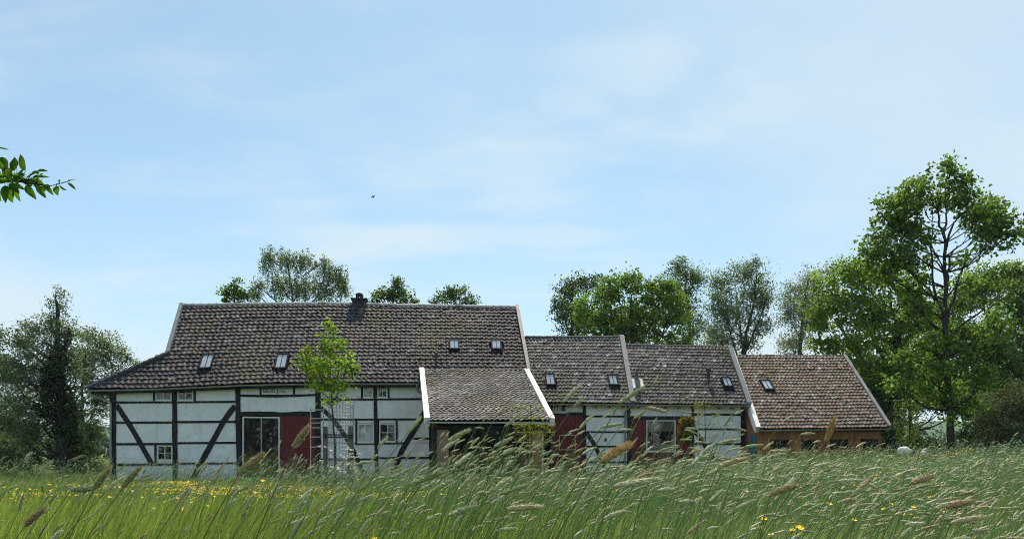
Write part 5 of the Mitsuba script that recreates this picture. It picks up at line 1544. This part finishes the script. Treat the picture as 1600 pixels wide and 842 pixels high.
def middle_stalks():
    """The seed heads between the nearest ones and the far mass, still with their bristles."""
    r = np.random.default_rng(505)
    V, Fq, C, k = [], [], [], 0
    made = 0
    while made < 1700:
        D = r.uniform(3.6 ** 0.8, 7.6 ** 0.8) ** 1.25
        u = r.uniform(-0.72, 0.72)
        if r.uniform() > 0.20 + 0.80 * sst(-0.42, 0.05, u):
            continue
        x, y = u * D, D
        can = float(canopy(np.array([x]), np.array([y]))[0])
        zb = float(ground(x, y))
        tall = sst(-0.28, -0.08, u) * (1 - sst(0.45, 0.6, u))
        top = max(can * r.uniform(0.98, 1.32 + 0.12 * tall), 0.72) + 0.05 * r.standard_normal() + 0.20 * tall * (r.uniform() < 0.12)
        foot = np.array([x, y, zb + top])
        a = r.normal(np.interp(u, [-0.7, -0.25, 0.1, 0.7], [0.95, 0.85, 0.55, 0.40]), 0.27)
        L = r.uniform(0.055, 0.10)
        cc = HEADC[r.integers(len(HEADC))] * r.uniform(0.75, 1.2)
        v, f, tone = seed_head(foot, np.array([math.cos(a), 0.35 * r.standard_normal(), math.sin(a)]), L, L * r.uniform(0.062, 0.084), r, curl=r.uniform(0.05, 0.4), bristles=64, lumpy=0.18, n=8, sides=6)
        V.append(v); Fq.append(f + k); C.append(np.clip(cc[None] * tone, 0.02, 0.7)); k += len(v)
        sc = stalk_curve([x - 0.30 * top * r.uniform(0.5, 1.3), y + r.uniform(-0.1, 0.1), zb - 0.02], foot, None, 6)
        m = tube(sc, 0.0016, 3, cap=False)
        V.append(m.vertices); Fq.append(m.faces + k); C.append(np.repeat(np.array([[0.17, 0.26, 0.085]]) * r.uniform(0.6, 1.3), len(m.vertices), 0)); k += len(m.vertices)
        made += 1
    put('seed_grass', (np.vstack(V), np.vstack(Fq)), 'm_head', color=np.vstack(C), kind='stuff', label='bristly green seed heads swaying over the nearer half of the meadow', cat='grass')


middle_stalks()


# ------------------------------------------------------------------ flowers
def flower_mesh(c, size, r):
    """A buttercup: five cupped petals."""
    V, Fq = [], []
    ax = np.array([r.uniform(-0.4, 0.5), r.uniform(-0.7, 0.1), 1.0])
    ax /= np.linalg.norm(ax)
    e1 = np.cross(ax, [0, 1, 0.1])
    e1 /= np.linalg.norm(e1)
    e2 = np.cross(ax, e1)
    for k in range(5):
        a = k * 2 * np.pi / 5
        d, s = e1 * math.cos(a) + e2 * math.sin(a), -e1 * math.sin(a) + e2 * math.cos(a)
        b = len(V)
        V += [c, c + d * size * 0.55 + s * size * 0.38 + ax * size * 0.22, c + d * size + ax * size * 0.5, c + d * size * 0.55 - s * size * 0.38 + ax * size * 0.22]
        Fq += [[b, b + 1, b + 2], [b, b + 2, b + 3]]
    return np.array(V), np.array(Fq)


def flowers():
    r = np.random.default_rng(404)
    for px, py, D in ((1194, 812, 3.6), (1188, 824, 3.7), (1247, 824, 3.4), (1238, 829, 3.5), (1252, 826, 3.45), (1205, 836, 3.6), (1392, 788, 4.6), (1381, 796, 4.6), (1335, 813, 4.4), (586, 842, 4)):
        c = at(px, py, D)
        t = thing('buttercup', 'yellow buttercup low in the right half of the meadow' if px > 600 else 'yellow buttercup at the lower edge left of centre', 'flower', 'single buttercups near the camera' if px > 600 else None)
        put('bloom', flower_mesh(c, 0.017, r), 'm_petal', t)
        zb = float(ground(c[0], c[1]))
        m = tube(stalk_curve([c[0] - 0.12, c[1], zb - 0.02], c, None), 0.0014, 5)
        put('stem', m, 'm_grass', t, smooth=True, color=np.repeat([[0.07, 0.14, 0.03]], len(m.vertices), 0))
    V, Fq, k = [], [], 0
    patches = [(-10.5, 20.5, 2.0, 2.5, 800), (-8.0, 20, 2.0, 2.2, 620), (-5.2, 19, 1.6, 2.0, 260), (-13, 17, 1.5, 2.5, 130), (-2, 15, 2.5, 2.5, 260), (0.5, 13, 2.2, 2.2, 220), (-6, 12, 3, 3, 120), (-9, 10, 2, 2, 60), (3, 11, 2, 2, 70), (13, 21, 2.0, 1.0, 160), (7, 10, 3, 3, 50), (-6, 7.5, 0.8, 0.8, 40), (-2, 7, 2.5, 1.5, 60)]
    for x0, y0, sx, sy, n in patches:
        hubs = np.stack([x0 + sx * r.standard_normal(9) * 0.8, y0 + sy * r.standard_normal(9) * 0.8], 1)
        for _ in range(n):
            hx, hy = hubs[int(9 * r.uniform() ** 1.8)]
            x, y = hx + 0.42 * r.standard_normal(), hy + 0.34 * r.standard_normal()
            if y < 4 or inside_buildings(np.array([x]), np.array([y]))[0]:
                continue
            h_ = float(canopy(np.array([x]), np.array([y]))[0]) * r.uniform(0.92, 1.12) + 0.02
            v, f = flower_mesh(np.array([x, y, float(ground(x, y)) + h_]), 0.018 * r.uniform(0.8, 1.4), r)
            V.append(v); Fq.append(f + k); k += len(v)
    put('buttercups', (np.vstack(V), np.vstack(Fq)), 'm_petal', kind='stuff', label='drifts of yellow buttercups in the shorter grass before the house', cat='flowers')
    V, Fq, k, ST = [], [], 0, []
    for _ in range(34):
        px, py = r.uniform(500, 580), r.uniform(698, 738)
        D = r.uniform(20, 24)
        c = at(px, py, D)
        for _ in range(7):
            v, f = flower_mesh(c + r.standard_normal(3) * [0.035, 0.035, 0.012], 0.022, r)
            V.append(v); Fq.append(f + k); k += len(v)
        ST.append(tube([[c[0] - 0.1, c[1], float(ground(c[0], c[1]))], c - [0, 0, 0.01]], 0.003, 3, cap=False))
    put('white_umbels', (np.vstack(V), np.vstack(Fq)), 'm_umbel', kind='stuff', label='small white flower heads around the foot of the tree guard', cat='flowers')
    m = trimesh.util.concatenate(ST)
    scene['white_umbels__stems'] = mikit.ply(m, 'm_grass', color=np.repeat([[0.10, 0.16, 0.05]], len(m.vertices), 0))
    labels['white_umbels__stems'] = {'kind': 'stuff'}


flowers()
